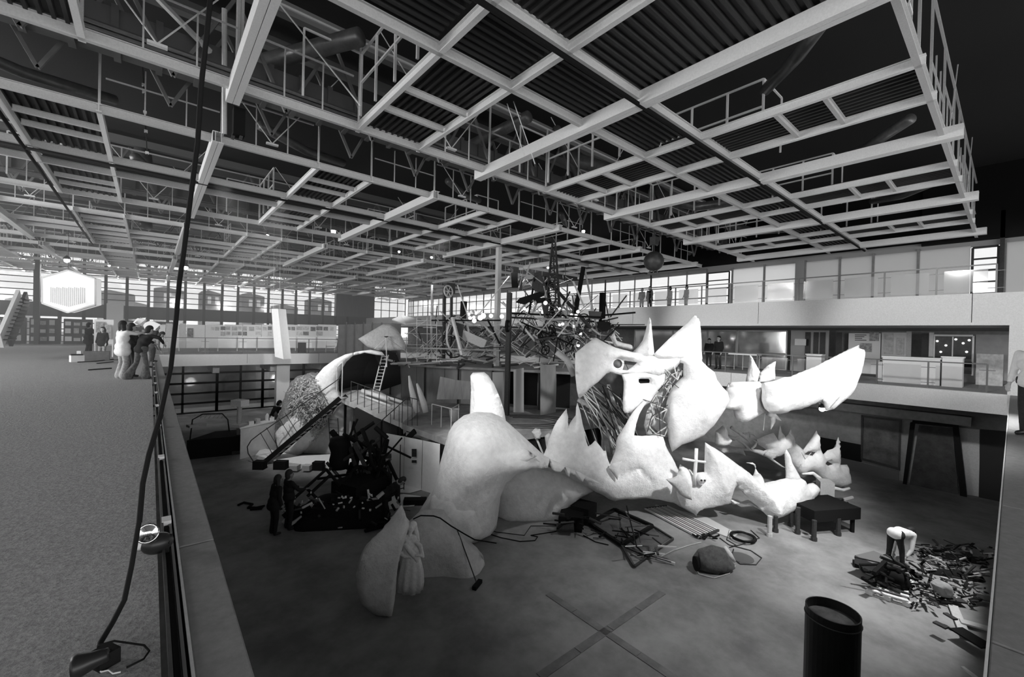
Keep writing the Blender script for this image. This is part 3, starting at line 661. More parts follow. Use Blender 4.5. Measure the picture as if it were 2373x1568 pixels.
# plywood panel wall standing on the stage
pw=empty('panel_wall',at(900,930,23.5),'long wall of grey plywood panels under the scrap machinery','wall panels')
PLY=mat('plywood_grey',.27,.8,.18,2.2,.1,stretch=(1,1,.3)); PLYD=mat('panel_black',.01,.9)
bx=[868,905,930,950,965,985,1003,1030,1062,1100,1141,1171,1215,1250,1290,1330]
def wl(x): 
    t=(x-870)/460; return 24-3*t
for i,(a,b) in enumerate(zip(bx[:-1],bx[1:])):
    dark=(a in(1171,1215) or a==1290)
    pa,pb=at(a,880,wl(a)),at(b,880,wl(b)); zb=PZ
    zt=.12-.35*min(1,(a-868)/240)
    if a==1141: zt-=.05
    off=FW*(1.2 if dark else .03*(i%3))
    u=(pb-pa)*.012
    MB().prism([Vector((pa.x,pa.y,zb))+off+u,Vector((pb.x,pb.y,zb))+off-u,Vector((pb.x,pb.y,zt))+off-u,Vector((pa.x,pa.y,zt))+off+u],FW*.04).build('plywood_panel',PLYD if dark else PLY,pw)
for x in (905,985,1062,1141,1250):
    p=at(x,880,wl(x)-.05); MB().bar((p.x,p.y,PZ),(p.x,p.y,.1),.07).build('batten',DARK,pw)
MB().prism([at(a,b,c) for a,b,c in ((1141,960,20.6),(1166,960,20.6),(1166,862,20.6),(1141,862,20.6))],FW*.04).build('door_leaf',mat('pale_leaf',.45,.7),pw)
MB().prism([at(a,b,c) for a,b,c in ((1252,962,19.8),(1288,955,20.2),(1288,845,20.2),(1252,845,19.8))],FW*.04).build('door_leaf',PLY,pw)
MB().prism([at(a,b,c) for a,b,c in ((1190,955,20.3),(1214,955,19.9),(1214,852,19.9),(1190,856,20.3))],FW*.04).build('door_leaf',mat('pale_leaf',.45,.7),pw)
ro=[at(865,834,23.6),at(1110,858,21.9),at(1335,858,20.4),at(1420,830,23.5),at(1330,812,27),at(900,806,29)]
for p in ro: p.z=-.08
roof=MB().prism(ro,(0,0,-.12)).build('timber_roof',mat('roof_board',.28,.8,.3,1.5,.2),label='cluttered plank roof over the panel wall, under the scrap machinery',cat='roof')
for i,(a,b,c,d) in enumerate((((1012,925),(1050,925),(1056,880),(1020,872)),((1050,925),(1092,925),(1094,884),(1057,880)))):
    MB().prism([at(*q,19.6) for q in (a,b,c,d)],FW*.03).build('leaning_board',WOOD,label=['left one of two pale boards leaning on the panel wall','right one of two pale boards leaning on the panel wall'][i],cat='board',group='boards leaning on the panel wall')
for i,(a,b,c,d) in enumerate((((948,870),(952,895),(960,930),(968,955)),((966,888),(972,905),(982,935),(987,955)))):
    MB().path([at(*q,18.6) for q in (a,b,c,d)],[.04,.1,.14,.12],10).build('padded_roll',STEELB,smooth=True,label=['taller pale rolled bundle standing on the stage left','shorter pale rolled bundle standing right beside a taller one'][i],cat='roll',group='rolled bundles on the stage')
bk=dz(1052,975,PZ); MB().lathe(bk+Vector((0,0,.0)),[(.16,0),(.22,.5),(.24,.52),(.22,.5),(.15,.04)],16).build('bucket',STEELB,smooth=True,label='pale bucket standing on the stage beside the body mound',cat='bucket')
# posts
pa=at(1174,960,19.9); MB().bar((pa.x,pa.y,PZ),(pa.x,pa.y,at(1174,678,19.9).z),.26,.1).bar((pa.x-.12,pa.y-.1,PZ),(pa.x-.12,pa.y-.1,at(1168,678,19.9).z),.03,.28).build('steel_post',DARK,label='tall dark steel post rising from the stage past the roof',cat='post')
pa=at(1150,830,23.5); MB().ibeam((pa.x,pa.y,-.2),(pa.x,pa.y,-.2+1e-3),.1,.1).bar((pa.x,pa.y,-.2),(pa.x,pa.y,6.5),.24).build('steel_post',STEELB,label='pale steel post reaching the ceiling among the scrap machinery',cat='post')
# white painted screen under the stage and sheets before it
ws=empty('white_screen',at(955,1106,17.6),'white painted screen standing below the stage stairs','screen')
for i,(a,b) in enumerate(((893,935),(936,977),(978,1018))):
    da=16.75-(a-893)*.0115; db=16.75-(b-893)*.0115; p,q=at(a,1100,da),at(b,1094,db); p.z=FLR;q.z=FLR
    MB().prism([p,q,Vector((q.x,q.y,-2.36)),Vector((p.x,p.y,-2.36))],FW*.05).build('screen_panel',WHITE,ws)
for y0,y1 in ((1040,1058),(1066,1072)):
    MB().prism([at(954,y1,15.9),at(965,y1,15.8),at(965,y0,15.8),at(954,y0,15.9)],FW*.02).build('dark_patch',DARK,ws)
for i,(q) in enumerate((((905,1112),(960,1104),(1005,1098),(1000,1128),(950,1142),(895,1140)),((880,1150),(935,1145),(975,1150),(960,1172),(900,1180),(870,1172)))):
    pp_=[onz(x,y,FLR+.02) for x,y in q]
    MB().prism(pp_,(0,0,.012)).build('floor_sheet',WHITE,label=['white sheet spread on the floor below the white screen','small white sheet on the floor beside the crouching worker'][i],cat='sheet')
MB().obox(onz(962,1160,FLR+.12),.75,.3,.16,rz=-.6).build('dark_case',BLACK,label='black case lying left of the neck mound on a sheet',cat='case')
MB().obox(onz(997,1120,FLR+.06),.4,.14,.1,rz=.3).build('dark_block',BLACK,label='small black block beside the body mound foot',cat='block')
# tunnel with rough mound
tn=empty('entrance_tunnel',onz(740,1060,FLR),'white plaster tunnel mouth with shaggy straw-covered mound below','sculpture')
STRAW=mat('straw_plaster',.35,.9,.55,16,1.0,v2=.16)
shell('rough_mound',[(640,1000),(646,972),(655,948),(665,915),(676,885),(690,871),(708,868),(725,862),(745,865),(760,885),(768,915),(776,945),(765,975),(745,998),(718,1012),(690,1022),(660,1025),(645,1018)],20.9,STRAW,tn,thick=1.1,front=.8,lump=.16,rough_edge=.05,res=34,floor_=FLR)
rr=random.Random(3); tf=MB()
for i in range(2000):
    x=rr.uniform(645,772); y=rr.uniform(864,1045)
    if not _inside((x,y),[(655,985),(668,915),(678,885),(692,874),(745,867),(765,905),(772,940),(765,985),(735,1030),(715,1040),(700,1012),(690,1000)]): continue
    q_=[(655,985),(668,915),(678,885),(692,874),(745,867),(765,905),(772,940),(765,985),(735,1030),(715,1040),(700,1012),(690,1000)]; dd=min(_sd(Vector((x,y)),Vector(q_[i_]),Vector(q_[i_-1])) for i_ in range(len(q_))); p=at(x,y,20.7-1.05*min(1,dd/34)**.5+rr.uniform(-.12,.08)); d=Vector((rr.uniform(-1,1),rr.uniform(-1,1),rr.uniform(-1.2,.4))).normalized()*rr.uniform(.1,.3)
    tf.path([p,p+d*.6-FW*.06,p+d],[.022,.018,.006],4,cap=False)
tf.build('straw_tufts',mat('straw',.72,.9,.7,6,v2=.3),tn,kind='stuff')
shell('tunnel_arch',[(722,905),(732,872),(750,851),(775,833),(800,821),(830,814),(858,810),(885,815),(892,824),(872,822),(845,817),(818,824),(800,840),(788,860),(781,885),(781,905),(788,918),(782,935),(768,955),(745,935)],20.2,PLAST,tn,thick=.35,front=.8,back=2.0,lump=.03,res=36)
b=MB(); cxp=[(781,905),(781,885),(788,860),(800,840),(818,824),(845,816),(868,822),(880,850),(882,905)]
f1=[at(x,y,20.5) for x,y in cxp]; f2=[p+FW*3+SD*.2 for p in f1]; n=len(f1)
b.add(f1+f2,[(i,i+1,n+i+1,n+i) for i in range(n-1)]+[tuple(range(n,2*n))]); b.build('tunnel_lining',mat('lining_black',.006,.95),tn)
shell('base_skirt',[(640,1000),(655,982),(690,955),(712,962),(722,990),(735,1010),(712,1040),(690,1058),(660,1052),(645,1030)],20.0,PLAST,tn,thick=.6,front=.7,lump=.04,floor_=FLR)
shell('tunnel_pier',[(700,1050),(720,1010),(755,985),(775,950),(790,932),(820,945),(819,1050),(780,1060),(735,1058)],20.3,mat('pier_plaster',.5,.85,.1,6,.3),tn,thick=.5,front=.7,lump=.03,floor_=FLR)
kp=[onz(x,y,FLR) for x,y in ((592,1062),(640,1076),(700,1084),(770,1086),(850,1078),(856,1058),(770,1060),(690,1064),(640,1052),(606,1045))]
MB().prism(kp,(0,0,.16)).build('plinth',WHITE,tn)
for i,(x,y,wd) in enumerate(((651,1086,.5),(738,1088,.42),(602,1086,.45),(684,1092,.3),(712,1092,.3))):
    p=onz(x,y,FLR); MB().obox(p+Vector((0,0,.17)),wd,.3,.34 if i<3 else .2,rz=-.7).build('dark_crate',BLACK if i<3 else STEEL,label=['black crate by the tunnel plinth, left of middle','black crate by the tunnel plinth nearest the scrap drum','black crate at the foot of the left stairs','low grey block at the plinth beside the left black crate','low grey block at the middle of the plinth'][i],cat='crate',group='crates along the tunnel plinth')
# ladder on the pier, tall ladder on the panel wall
def ladder(p0,p1,wd,label,m=DARK,n=9):
    p0=Vector(p0);p1=Vector(p1); r=empty('ladder',p0,label,'ladder'); s=SD*wd/2
    for g in (-1,1): MB().bar(p0+s*g,p1+s*g,.035,.05).build('side_rail',m,r)
    for i in range(n):
        c=p0.lerp(p1,(i+.5)/n); MB().tube(c-s,c+s,.014,n=6).build('rung',m,r)
ladder(at(776,1032,19.4),at(772,968,19.5),.42,'short dark ladder leaning on the tunnel pier',DARK,7)
ladder(at(870,915,20.2),at(893,822,20.8),.3,'pale ladder leaning on the panel wall beside the tunnel mouth',STEELB,12)
# stairs
def stair(p0,p1,wd,n,label,side,m=BLACK,tr=STEEL):
    r=empty('staircase',p0,label,'stairs'); p0=Vector(p0);p1=Vector(p1)
    for g in (0,1): MB().bar(p0+side*wd*g,p1+side*wd*g,.06,.2).build('stringer',m,r)
    for i in range(n):
        c=p0.lerp(p1,(i+.5)/n); 
        d=(p1-p0); d.z=0; d.normalize(); 
        MB().prism([c-d*.14,c+d*.14,c+d*.14+side*wd,c-d*.14+side*wd],(0,0,.04)).build('tread',tr,r)
    return r
u0=at(612,1074,18.3); u0.z=FLR+.1; u1=at(788,922,19.3)
s1=stair(u0,u1,.8,14,'dark staircase climbing from the floor to the tunnel mouth',FW)
hr=[at(x,y,D) for x,y,D in ((605,1078,18.5),(588,1070,18.5),(575,1050,18.5),(573,1035,18.5),(582,1020,18.5),(600,1006,18.6),(640,978,18.9),(700,937,19.3),(775,885,19.9),(792,872,20))]
MB().path(hr,.022,6).build('handrail',DARK,s1,smooth=True)
for t in (.1,.18,.34,.42,.56,.63,.78,.85):
    p=u0.lerp(u1,t)+Vector((0,0,.1)); q=at(585+(795-585)*(t*.86),1016-(1016-868)*(t*.95),18.6+1.4*t)
    MB().tube(p,q,.014,n=6).build('railing_post',DARK,s1)
MB().bar(at(792,918,20),at(794,836,20)*1.0,.035).bar(at(780,905,20),at(781,842,20),.035).bar(at(781,850,20),at(794,838,20),.03).build('gate_frame',STEELB,s1)
v1=dz(962,992,PZ); v0=at(868,1094,17.6); v0.z=FLR+.1
s2=stair(v0,v1+Vector((0,0,-.1)),.85,10,'dark staircase with pale treads climbing right up to the stage',(FW*.8-SD*.2),BLACK,STEELB)
MB().path([at(872,985,16.8),at(945,920,17.2),at(967,925,17.2)],.02,6).build('handrail',DARK,s2)
for x,y0,y1 in ((888,972,1060),(905,958,1042),(925,940,1025),(945,920,995),(955,922,1000),(967,925,1002)):
    MB().tube(at(x,y0,17),at(x,y1,17.2),.014,n=6).build('railing_post',DARK,s2)
# dark box body under the ramp
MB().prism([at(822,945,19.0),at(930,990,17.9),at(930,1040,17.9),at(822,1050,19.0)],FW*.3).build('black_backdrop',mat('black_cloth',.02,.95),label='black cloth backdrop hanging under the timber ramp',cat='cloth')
# ================================================================== SCRAP HEAP AND MACHINE (dark, left of the mound)
def tangle(parent,n,xr,yr,Dr,rad,L,mats,names,seed,tilt=1.0,sq=False,minz=None):
    g=random.Random(seed)
    for i in range(n):
        p=at(g.uniform(*xr),g.uniform(*yr),g.uniform(*Dr)); d=Vector((g.uniform(-1,1),g.uniform(-1,1),g.uniform(-tilt,tilt))).normalized()*g.uniform(*L)
        q=p+d; r=g.uniform(*rad)
        if minz is not None: p.z=max(p.z,minz+r); q.z=max(q.z,minz+r)
        b=MB().bar(p,q,r*2) if sq or g.random()<.35 else MB().tube(p,q,r,n=6)
        b.build(g.choice(names),g.choice(mats),parent)
def wheel(c,rad,ax,m,parent,name='wheel',sp=8,tw=.05,spm=None):
    c=Vector(c); ax=Vector(ax).normalized(); d,a,b=frame(c,c+ax)
    pts=[c+(a*math.cos(t)+b*math.sin(t))*rad for t in [2*math.pi*i/28 for i in range(29)]]
    w_=MB().path(pts,tw,6,cap=False)
    w_.tube(c-ax*.08,c+ax*.08,rad*.14,n=10)
    o=w_.build(name,m,parent,smooth=True)
    for i in range(sp):
        t=2*math.pi*i/sp; MB().tube(c,c+(a*math.cos(t)+b*math.sin(t))*rad,tw*.5,n=6).build('spoke',spm or m,o)
    return o
sm_=empty('scrap_machine',onz(830,1150,FLR),'black iron scrap machine with drum and struts before the stage stairs','machine')
dm=at(790,1085,14.6); 
MB().lathe(at(786,1084,14.8),[(.3,0),(.33,.3),(.28,.55),(.36,.8),(.3,1.05),(.1,1.08)],18).build('drum',BLACK,sm_,smooth=True)
tangle(sm_,70,(800,905),(1010,1130),(14.4,15.6),(.03,.08),(.4,1.3),[BLACK,BLACK,DARK],['iron_bar','iron_strut'],21,1.2)
for c,r,ax in ((at(868,1055,14.8),.5,(.7,-.5,.2)),(at(835,1110,14.4),.42,(.3,-.9,.3)),(at(806,1130,14.0),.35,(.6,-.7,.1)),(at(885,1110,14.6),.4,(.9,.3,.2))): wheel(c,r,ax,BLACK,sm_,tw=.06,sp=6)
MB().obox(at(840,1140,14.2),1.6,1.1,1.0,rz=.4).obox(at(800,1180,13.6),2.0,1.2,.8,rz=.8).build('gearbox',BLACK,sm_)
fr_=MB(); q=[at(755,1086,13.4),at(684,1150,12.9),at(716,1152,12.7),at(768,1095,13.2)]
fr_.bar(at(757,1086,13.4),at(684,1152,12.9),.07).bar(at(768,1098,13.3),at(712,1150,12.8),.07).bar(at(755,1086,13.4),at(788,1125,13.4),.07).bar(at(708,1128,13),at(730,1150,12.9),.06)
fr_.build('frame_strut',BLACK,sm_)
hp=empty('scrap_heap',onz(790,1235,FLR),'dark heap of scrap metal on the floor beside two standing workers','scrap')
blob('heap_core',[(onz(705,1222,FLR),onz(880,1212,FLR),.3,.35),(onz(760,1200,FLR),onz(860,1190,FLR),.75,.6),(onz(690,1205,FLR),onz(760,1190,FLR),.4,.6)],.09,BLACK,hp)
tangle(hp,150,(655,925),(1150,1225),(12.4,13.6),(.012,.045),(.1,.45),[BLACK,DARK,BLACK,STEEL,STEELB],['scrap_bar','scrap_plate','scrap_tube'],33,.6,minz=FLR)
g=random.Random(9)
for i in range(30):
    p=at(g.uniform(680,880),g.uniform(1140,1215),12.75); MB().obox(p,g.uniform(.03,.09),.03,g.uniform(.03,.07),rz=g.uniform(0,3),rx=g.uniform(0,3)).build('tin_piece',STEELB,hp)
for i,(a,b) in enumerate((((840,1195),(905,1190)),((850,1203),(930,1196)),((845,1230),(905,1215)))):
    pa,pb=onz(*a,FLR+.05),onz(*b,FLR+.05)
    MB().bar(pa,pb,.1,.06).build('timber_batten',BLACK,label=['upper dark batten on the floor right of the scrap heap','middle dark batten on the floor right of the scrap heap','lowest dark batten on the floor right of the scrap heap'][i],cat='batten',group='battens beside the scrap heap')
cl=[onz(x,y,FLR+.03) for x,y in ((552,1170),(565,1164),(585,1168),(575,1176),(595,1176),(612,1172),(606,1178),(580,1180))]
MB().path(cl,.04,6).build('cloth_rag',BLACK,smooth=True,label='small black rag on the empty pit floor at left',cat='rag')
# cable drum machine / welding trolley left of the mound behind worker
tr_=empty('tube_trolley',at(930,1150,15),'thin dark tube trolley standing before the white screen','trolley')
for a,b in (((918,1110),(938,1106)),((918,1122),(938,1120)),((920,1134),(936,1130)),((936,1106),(936,1134)),((918,1110),(918,1150)),((928,1030),(926,1165))):
    MB().tube(at(*a,15.2),at(*b,15.2),.016,n=6).build('trolley_bar',BLACK,tr_)
# ================================================================== BACK LEFT OF THE PIT
pv=empty('flatbed_cart',onz(480,1062,FLR),'dark flatbed cart with hooped frame at the back left of the pit','cart')
c0=onz(432,1065,FLR);c1=onz(555,1052,FLR)
MB().prism([c0,c1,c1+FW*1.8,c0+FW*1.8],(0,0,.85)).build('cart_body',BLACK,pv)
for i in range(9):
    p=at(446+i*9.5,968,20.6); MB().tube(p,p+Vector((.15,.3,.12)),.018,n=5).build('hoop_slat',STEEL,pv)
MB().path([at(440,1020,20.6),at(446,972,20.6),at(470,959,20.6),at(515,958,20.6),at(528,972,20.6),at(532,1005,20.6)],.03,6).build('hoop_frame',DARK,pv,smooth=True)
MB().obox(at(455,985,20.7),.7,.4,.12,rz=.3).build('sack',STEEL,pv); MB().obox(at(535,1012,20.4),.35,.3,.4,rz=.5).build('canister',STEELB,pv)
dr=empty('pillar_drill',onz(553,1045,FLR),'pale pillar drill standing beside the white worktable','machine tool')
p=onz(553,1048,FLR)
MB().tube(p,p+Vector((0,0,2.5)),.1,n=12).build('column',STEEL,dr,smooth=True); MB().obox(p+Vector((0,-.1,2.35)),.45,.6,.28,rz=.6).build('head',STEELB,dr); MB().obox(p+Vector((0,-.1,1.3)),.5,.5,.15,rz=.6).build('work_table',STEELB,dr); MB().obox(p+Vector((0,0,.08)),.6,.7,.16).build('base',DARK,dr)
wt=empty('worktable',onz(600,1060,FLR),'white-sided worktable with clutter behind the left stairs','table')
t0_,t1_=onz(556,1064,FLR),onz(640,1040,FLR)
MB().prism([t0_,t1_,t1_+FW*1.2,t0_+FW*1.2],(0,0,1.35)).build('table_body',mat('table_white',.6,.8,.1,3),wt)
MB().prism([t0_-FW*.06,t1_-FW*.06,t1_+FW*1.3,t0_+FW*1.3],(0,0,.06)).build('table_top',WHITE,wt).location.z+=1.36
g=random.Random(4)
for i in range(8):
    c=(t0_.lerp(t1_,.12+.1*i)+FW*g.uniform(.3,.9)); hh=g.uniform(.12,.4)
    (MB().lathe((c.x,c.y,FLR+1.42),[(.09,0),(.09,hh*.7),(.03,hh)],10) if i%2 else MB().obox((c.x,c.y,FLR+1.42+hh/2),.2,.16,hh,rz=i)).build('tin_can' if i%2 else 'small_box',[STEELB,DARK,STEEL][i%3],label='%s on the worktable, %s from its left end'%('small tin can' if i%2 else 'small box',['first','second','third','fourth','fifth','sixth','seventh','eighth'][i]),cat='can' if i%2 else 'box',group='clutter on the worktable')
# ================================================================== MACHINERY ON THE ROOF
DM=23.0
mc=empty('scrap_machinery',at(1180,815,DM),'tangled kinetic machinery of rusty wheels, rods and frames on the plank roof','machine')
wheel(at(1062,777,22.2),.98,(.35,-.9,0),STEELB,mc,'large_wheel',8,.05,STEEL)
wheel(at(1055,780,22.6),1.1,(.35,-.9,0),DARK,mc,'large_wheel',8,.04,DARK)
wheel(at(1039,675,22.2),.3,(.2,-.9,.1),STEELB,mc,'pulley_wheel',6,.04)
wheel(at(1174,755,19.7),.24,(.8,-.5,0),BLACK,mc,'pulley_wheel',5,.05)
MB().obox(at(1042,668,22.5),.5,.3,.55).build('pulley_housing',DARK,mc)
for x,y0,y1,wd,m in ((1030,665,830,.14,DARK),(1047,675,830,.1,DARK),(1036,730,800,.06,STEELB),(1001,660,830,.08,STEELB),(1075,698,738,.25,BLACK),(1397,678,745,.24,BLACK)):
    MB().bar(at(x,y0,22.5),at(x-2,y1,22.5),wd).build('upright',m,mc)
MB().bar(at(1052,765,21.8),at(1125,798,21.3),.08,.45).build('plank',STEEL,mc)
MB().bar(at(1048,735,21.5),at(1071,822,21.2),.13).build('plank',STEELB,mc)
MB().bar(at(1352,618,21.6),at(1333,727,21.8),.16).build('leaning_mast',BLACK,mc)
MB().path([at(1355,622,21.8),at(1368,690,22),at(1385,770,22)],.05,6).build('leaning_mast',STEEL,mc)
MB().path([at(1282,580,21.5),at(1288,700,21.5)],.04,6).build('mast_pole',DARK,mc)
# lattice tower
tp_=[at(1283,560,21.6)]; base=[at(1262,735,21.2),at(1300,735,21.2),at(1296,735,22.4),at(1268,735,22.4)]
top=[at(1280,562,21.5),at(1287,562,21.5),at(1287,562,21.8),at(1280,562,21.8)]
tw_=empty('x',(0,0,0)); bpy.data.objects.remove(tw_)
for i in range(4): MB().bar(base[i],top[i],.06).build('tower_leg',DARK,mc)
lt=MB()
for j in range(12):
    t,t2=j/12,(j+1)/12
    for i in range(4):
        k_=(i+1)%4; a_=base[i].lerp(top[i],t); b_=base[k_].lerp(top[k_],t); c_=base[k_].lerp(top[k_],t2); lt.bar(a_,b_,.03).bar(a_,c_,.03)
lt.build('tower_lacing',DARK,mc)
for q,m in (([(1232,662),(1238,632),(1252,628),(1262,652),(1268,668),(1262,680),(1238,672)],DARK),([(1184,632),(1200,628),(1200,666),(1186,666)],BLACK),([(1204,646),(1211,640),(1210,672),(1203,672)],DARK),([(1238,690),(1275,690),(1272,700),(1245,702)],BLACK),([(1384,745),(1410,745),(1425,755),(1405,768),(1388,768)],BLACK),([(1052,745),(1075,752),(1070,790),(1056,786)],DARK),([(1255,700),(1268,700),(1272,725),(1260,728)],DARK),([(1195,700),(1205,690),(1262,672),(1262,684),(1215,705)],BLACK),([(1365,720),(1395,722),(1390,740),(1368,738)],DARK)):
    D_=21.6; MB().prism([at(*p,D_) for p in q],FW*.18).build('iron_plate',m,mc)
for a,b,r in (((1190,735),(1275,640),.05),((1200,732),(1285,650),.03),((1240,640),(1225,730),.05),((1262,640),(1285,745),.07),((1215,770),(1262,660),.05),((1290,700),(1390,775),.05),((1270,650),(1370,760),.09),((1165,700),(1240,790),.06),((1130,740),(1160,800),.05),((1180,640),(1100,740),.03),((1240,800),(1290,690),.05),((1205,745),(1330,800),.04),((1060,660),(1085,735),.03),((1095,720),(1165,805),.06),((1140,795),(1165,760),.05),((1000,742),(1160,742),.04),((940,805),(1160,812),.04),((1180,735),(1380,745),.05),((1175,725),(1395,735),.05),((1190,750),(1450,800),.05)):
    MB().tube(at(*a,22+random.uniform(-.6,.6)),at(*b,22+random.uniform(-.6,.6)),r,n=7).build('linkage_rod',random.choice([DARK,STEEL,STEELB,BLACK]),mc)
MT=[DARK,STEEL,STEELB,DARK,BLACK]
def seg(n,xr,yr,Lr,rad,seed,mats=MT,Dr=(20.8,24.5),minz=0.0,tilt=1.0):
    tangle(mc,n,xr,yr,Dr,rad,Lr,mats,['linkage_rod','scrap_bar'],seed,tilt,minz=minz)
seg(75,(1190,1390),(730,835),(.5,2.2),(.012,.045),51)
seg(45,(1200,1330),(640,740),(.4,1.6),(.012,.04),52)
seg(45,(985,1170),(745,835),(.4,1.4),(.012,.035),53)
seg(40,(1300,1430),(740,830),(.6,2.0),(.012,.03),54)
tangle(mc,40,(900,1330),(825,850),(21,24),(.015,.05),(.5,2.0),[STEEL,STEELB,DARK],['floor_scrap'],55,.12,minz=-.05)
for i in range(10):
    g=random.Random(70+i); wheel(at(g.uniform(1190,1390),g.uniform(735,815),g.uniform(21.5,23.5)),g.uniform(.15,.45),(g.uniform(-1,1),-1,g.uniform(-.4,.4)),g.choice([DARK,BLACK,STEEL]),mc,'gear_wheel',6,.035)
tangle(mc,110,(960,1430),(745,838),(21.2,24.5),(.008,.022),(.5,2.4),[STEEL,STEELB,DARK,STEELB],['thin_tube','bent_tube'],57,.9,minz=0.0)
# scaffold frame around the left of the machinery
sc=empty('tube_scaffold',at(990,830,22),'thin pale tube scaffold standing left of the large wheel','scaffold')
for x in (942,966,990,1012): MB().tube(at(x,735 if x>960 else 780,22.2),at(x,838,22.2),.022,n=6).build('standard',STEELB,sc)
for y in (742,772,798,818): MB().tube(at(938 if y>760 else 966,y,22.2),at(1030,y+2,22.2),.018,n=6).build('ledger',STEELB,sc)
for a,b in (((942,775),(990,740)),((966,818),(1012,772)),((990,836),(1030,790))): MB().tube(at(*a,22.1),at(*b,22.1),.014,n=6).build('brace',STEELB,sc)
# leaf shaped pale sail on a pole
lf_=empty('leaf_sail',at(895,815,20.8),'pale leaf-shaped plaster sail on a thin pole above the tunnel','sculpture')
shell('sail',[(830,785),(855,770),(887,751),(906,751),(919,762),(929,776),(941,800),(938,811),(905,812),(871,810),(852,804)],21,PLASTG,lf_,thick=.2)
MB().tube(at(895,780,20.6),at(896,850,20.6),.03,n=6).build('pole',STEELB,lf_); MB().tube(at(895,783,20.6),at(868,808,20.7),.02,n=6).build('stay',STEELB,lf_)
MB().lathe(at(895,782,20.6),[(.02,0),(.1,.04),(.1,.07)],12).build('pole_cap',DARK,lf_)
MB().box(*list(at(786,835,27.5))[:2],-.7,*[c+d for c,d in zip(list(at(786,835,27.5))[:2],(.1,.1))],-.6).build('x',DARK); bpy.data.objects.remove(bpy.data.objects['x'])
c0=at(782,838,27); c1=at(905,838,25)
gb=MB().prism([Vector((c0.x,c0.y,-.75)),Vector((c1.x,c1.y,-.75)),Vector((c1.x,c1.y,at(905,748,25).z)),Vector((c0.x,c0.y,at(782,752,27).z))],FW*2.2).build('grey_container',mat('container_grey',.09,.7,.2,3),label='large dark grey container behind the tunnel mouth',cat='container')
for i in range(1,6):
    p=c0.lerp(c1,i/6)-FW*.02; MB().bar((p.x,p.y,-.7),(p.x,p.y,2.2),.05).build('container_rib',DARK,gb)
fl=MB().prism([at(908,742,24),at(930,732,24),at(975,742,24),at(985,748,23),at(940,752,23)],(0,0,.06)).build('canvas_sheet',STEEL,label='slanting grey canvas sheet behind the leaf-shaped sail',cat='sheet')
# ================================================================== RAILINGS AND GALLERY FITTINGS
def balustrade(name,p,q,n,h,label,post=RAIL,gm=MESHG,pan=True,mid=True,pw_=.05):
    p=Vector(p);q=Vector(q); r=empty(name,p,label,'railing'); d=(q-p)/n; u=d.normalized()
    MB().bar(p+Vector((0,0,h)),q+Vector((0,0,h)),.045).build('handrail',post,r)
    for i in range(n+1):
        a=p+d*i; MB().bar(a,a+Vector((0,0,h)),pw_).bar(a-u*.2+Vector((0,0,h*.78)),a+u*.2+Vector((0,0,h*.78)),.02).bar(a-u*.2+Vector((0,0,h*.2)),a+u*.2+Vector((0,0,h*.2)),.02).build('railing_post',post,r)
    if pan:
        for i in range(n):
            a=p+d*i+u*.2; b=p+d*(i+1)-u*.2
            MB().prism([a+Vector((0,0,.1)),b+Vector((0,0,.1)),b+Vector((0,0,h*.86)),a+Vector((0,0,h*.86))],u.cross(Vector((0,0,1)))*.01).build('mesh_panel',gm,r)
    return r
gy=[onx(x,670,22.9).y for x in (2171,2050,1945,1855,1771)]
dy=(gy[-1]-gy[0])/4
balustrade('gallery_railing',(22.7,gy[0]-dy,3.5),(22.7,gy[0]+dy*17,3.5),18,1.05,'long steel and mesh railing along the upper gallery edge')
balustrade('floor_railing',(22.7,.6,0),(22.7,.6+dy*12,0),12,1.0,'steel railing at floor level on the right side of the pit',gm=glass('clear_rail_glass',.93,.95))
balustrade('floor_railing',(.6,YE+.45,0),(20.6,YE+.45,0),10,1.0,'steel railing along the far edge of the pit before the poster boards',gm=glass('clear_rail_glass',.93,.95))
# left balustrade beside the camera
lr=empty('pit_railing',(.12,0,0),'dark low balustrade running along the carpet edge at left','railing')
MB().box(.085,.5,.0,.10,31.8,.05).build('base_channel',DARK,lr); MB().box(.135,.5,0,.15,31.8,.03).build('base_channel',RAIL,lr)
MB().box(.105,.8,-.35,.13,31.8,.02).build('glass_edge',BLACK,lr)
for i in range(14): MB().obox((.12,2.2+i*2.2,.03),.06,.12,.05).build('clamp',STEELB,lr)
# lower level, right side: glazing, screens, counters
LX=27.9
def yl(x,X=LX): return onx(x,820,X).y
for i,(a,b) in enumerate(((1822,1708),(1706,1640),(1638,1560),(1558,1470))):
    winbay('window_%d'%(k+i),'x',LX,yl(a),yl(b),0,2.25,1,1,.07,m=STEELB,gm=glass('shop_glass',.55,.8,.6))
MB().box(LX-.02,yl(1920),0,LX+.05,yl(1832),2.3).build('wall_booth',mat('booth_grey',.45,.8),kind='structure')
for i,(a,b) in enumerate(((1912,1900),(1896,1885),(1878,1866),(1950,1938))):
    MB().box(LX-.08,yl(a),.0,LX-.03,yl(b),2.2).build('curtain_strip',DARK,label=['dark curtain strip left of the poster screen, rightmost of the booth','dark curtain strip in the middle of the grey booth','dark curtain strip at the left of the grey booth','dark curtain strip right beside the poster screen'][i],cat='curtain',group='curtain strips of the booth')
ps=empty('poster_screen',(LX-.2,yl(1990),0),'white display screen with three dark photographs behind the horn tip','screen')
X1=27.2
def quad(name,x0,x1,y0,y1,X,m,parent,th=.02,g0=None,**kk):
    ya,yb=onx(x1,(y0+y1)/2,X).y,onx(x0,(y0+y1)/2,X).y; xm=(x0+x1)/2; z1=onx(xm,y0,X).z; z0=onx(xm,y1,X).z if g0 is None else g0
    return MB().box(X-th,ya,z0,X,yb,z1).build(name,m,parent,**kk)
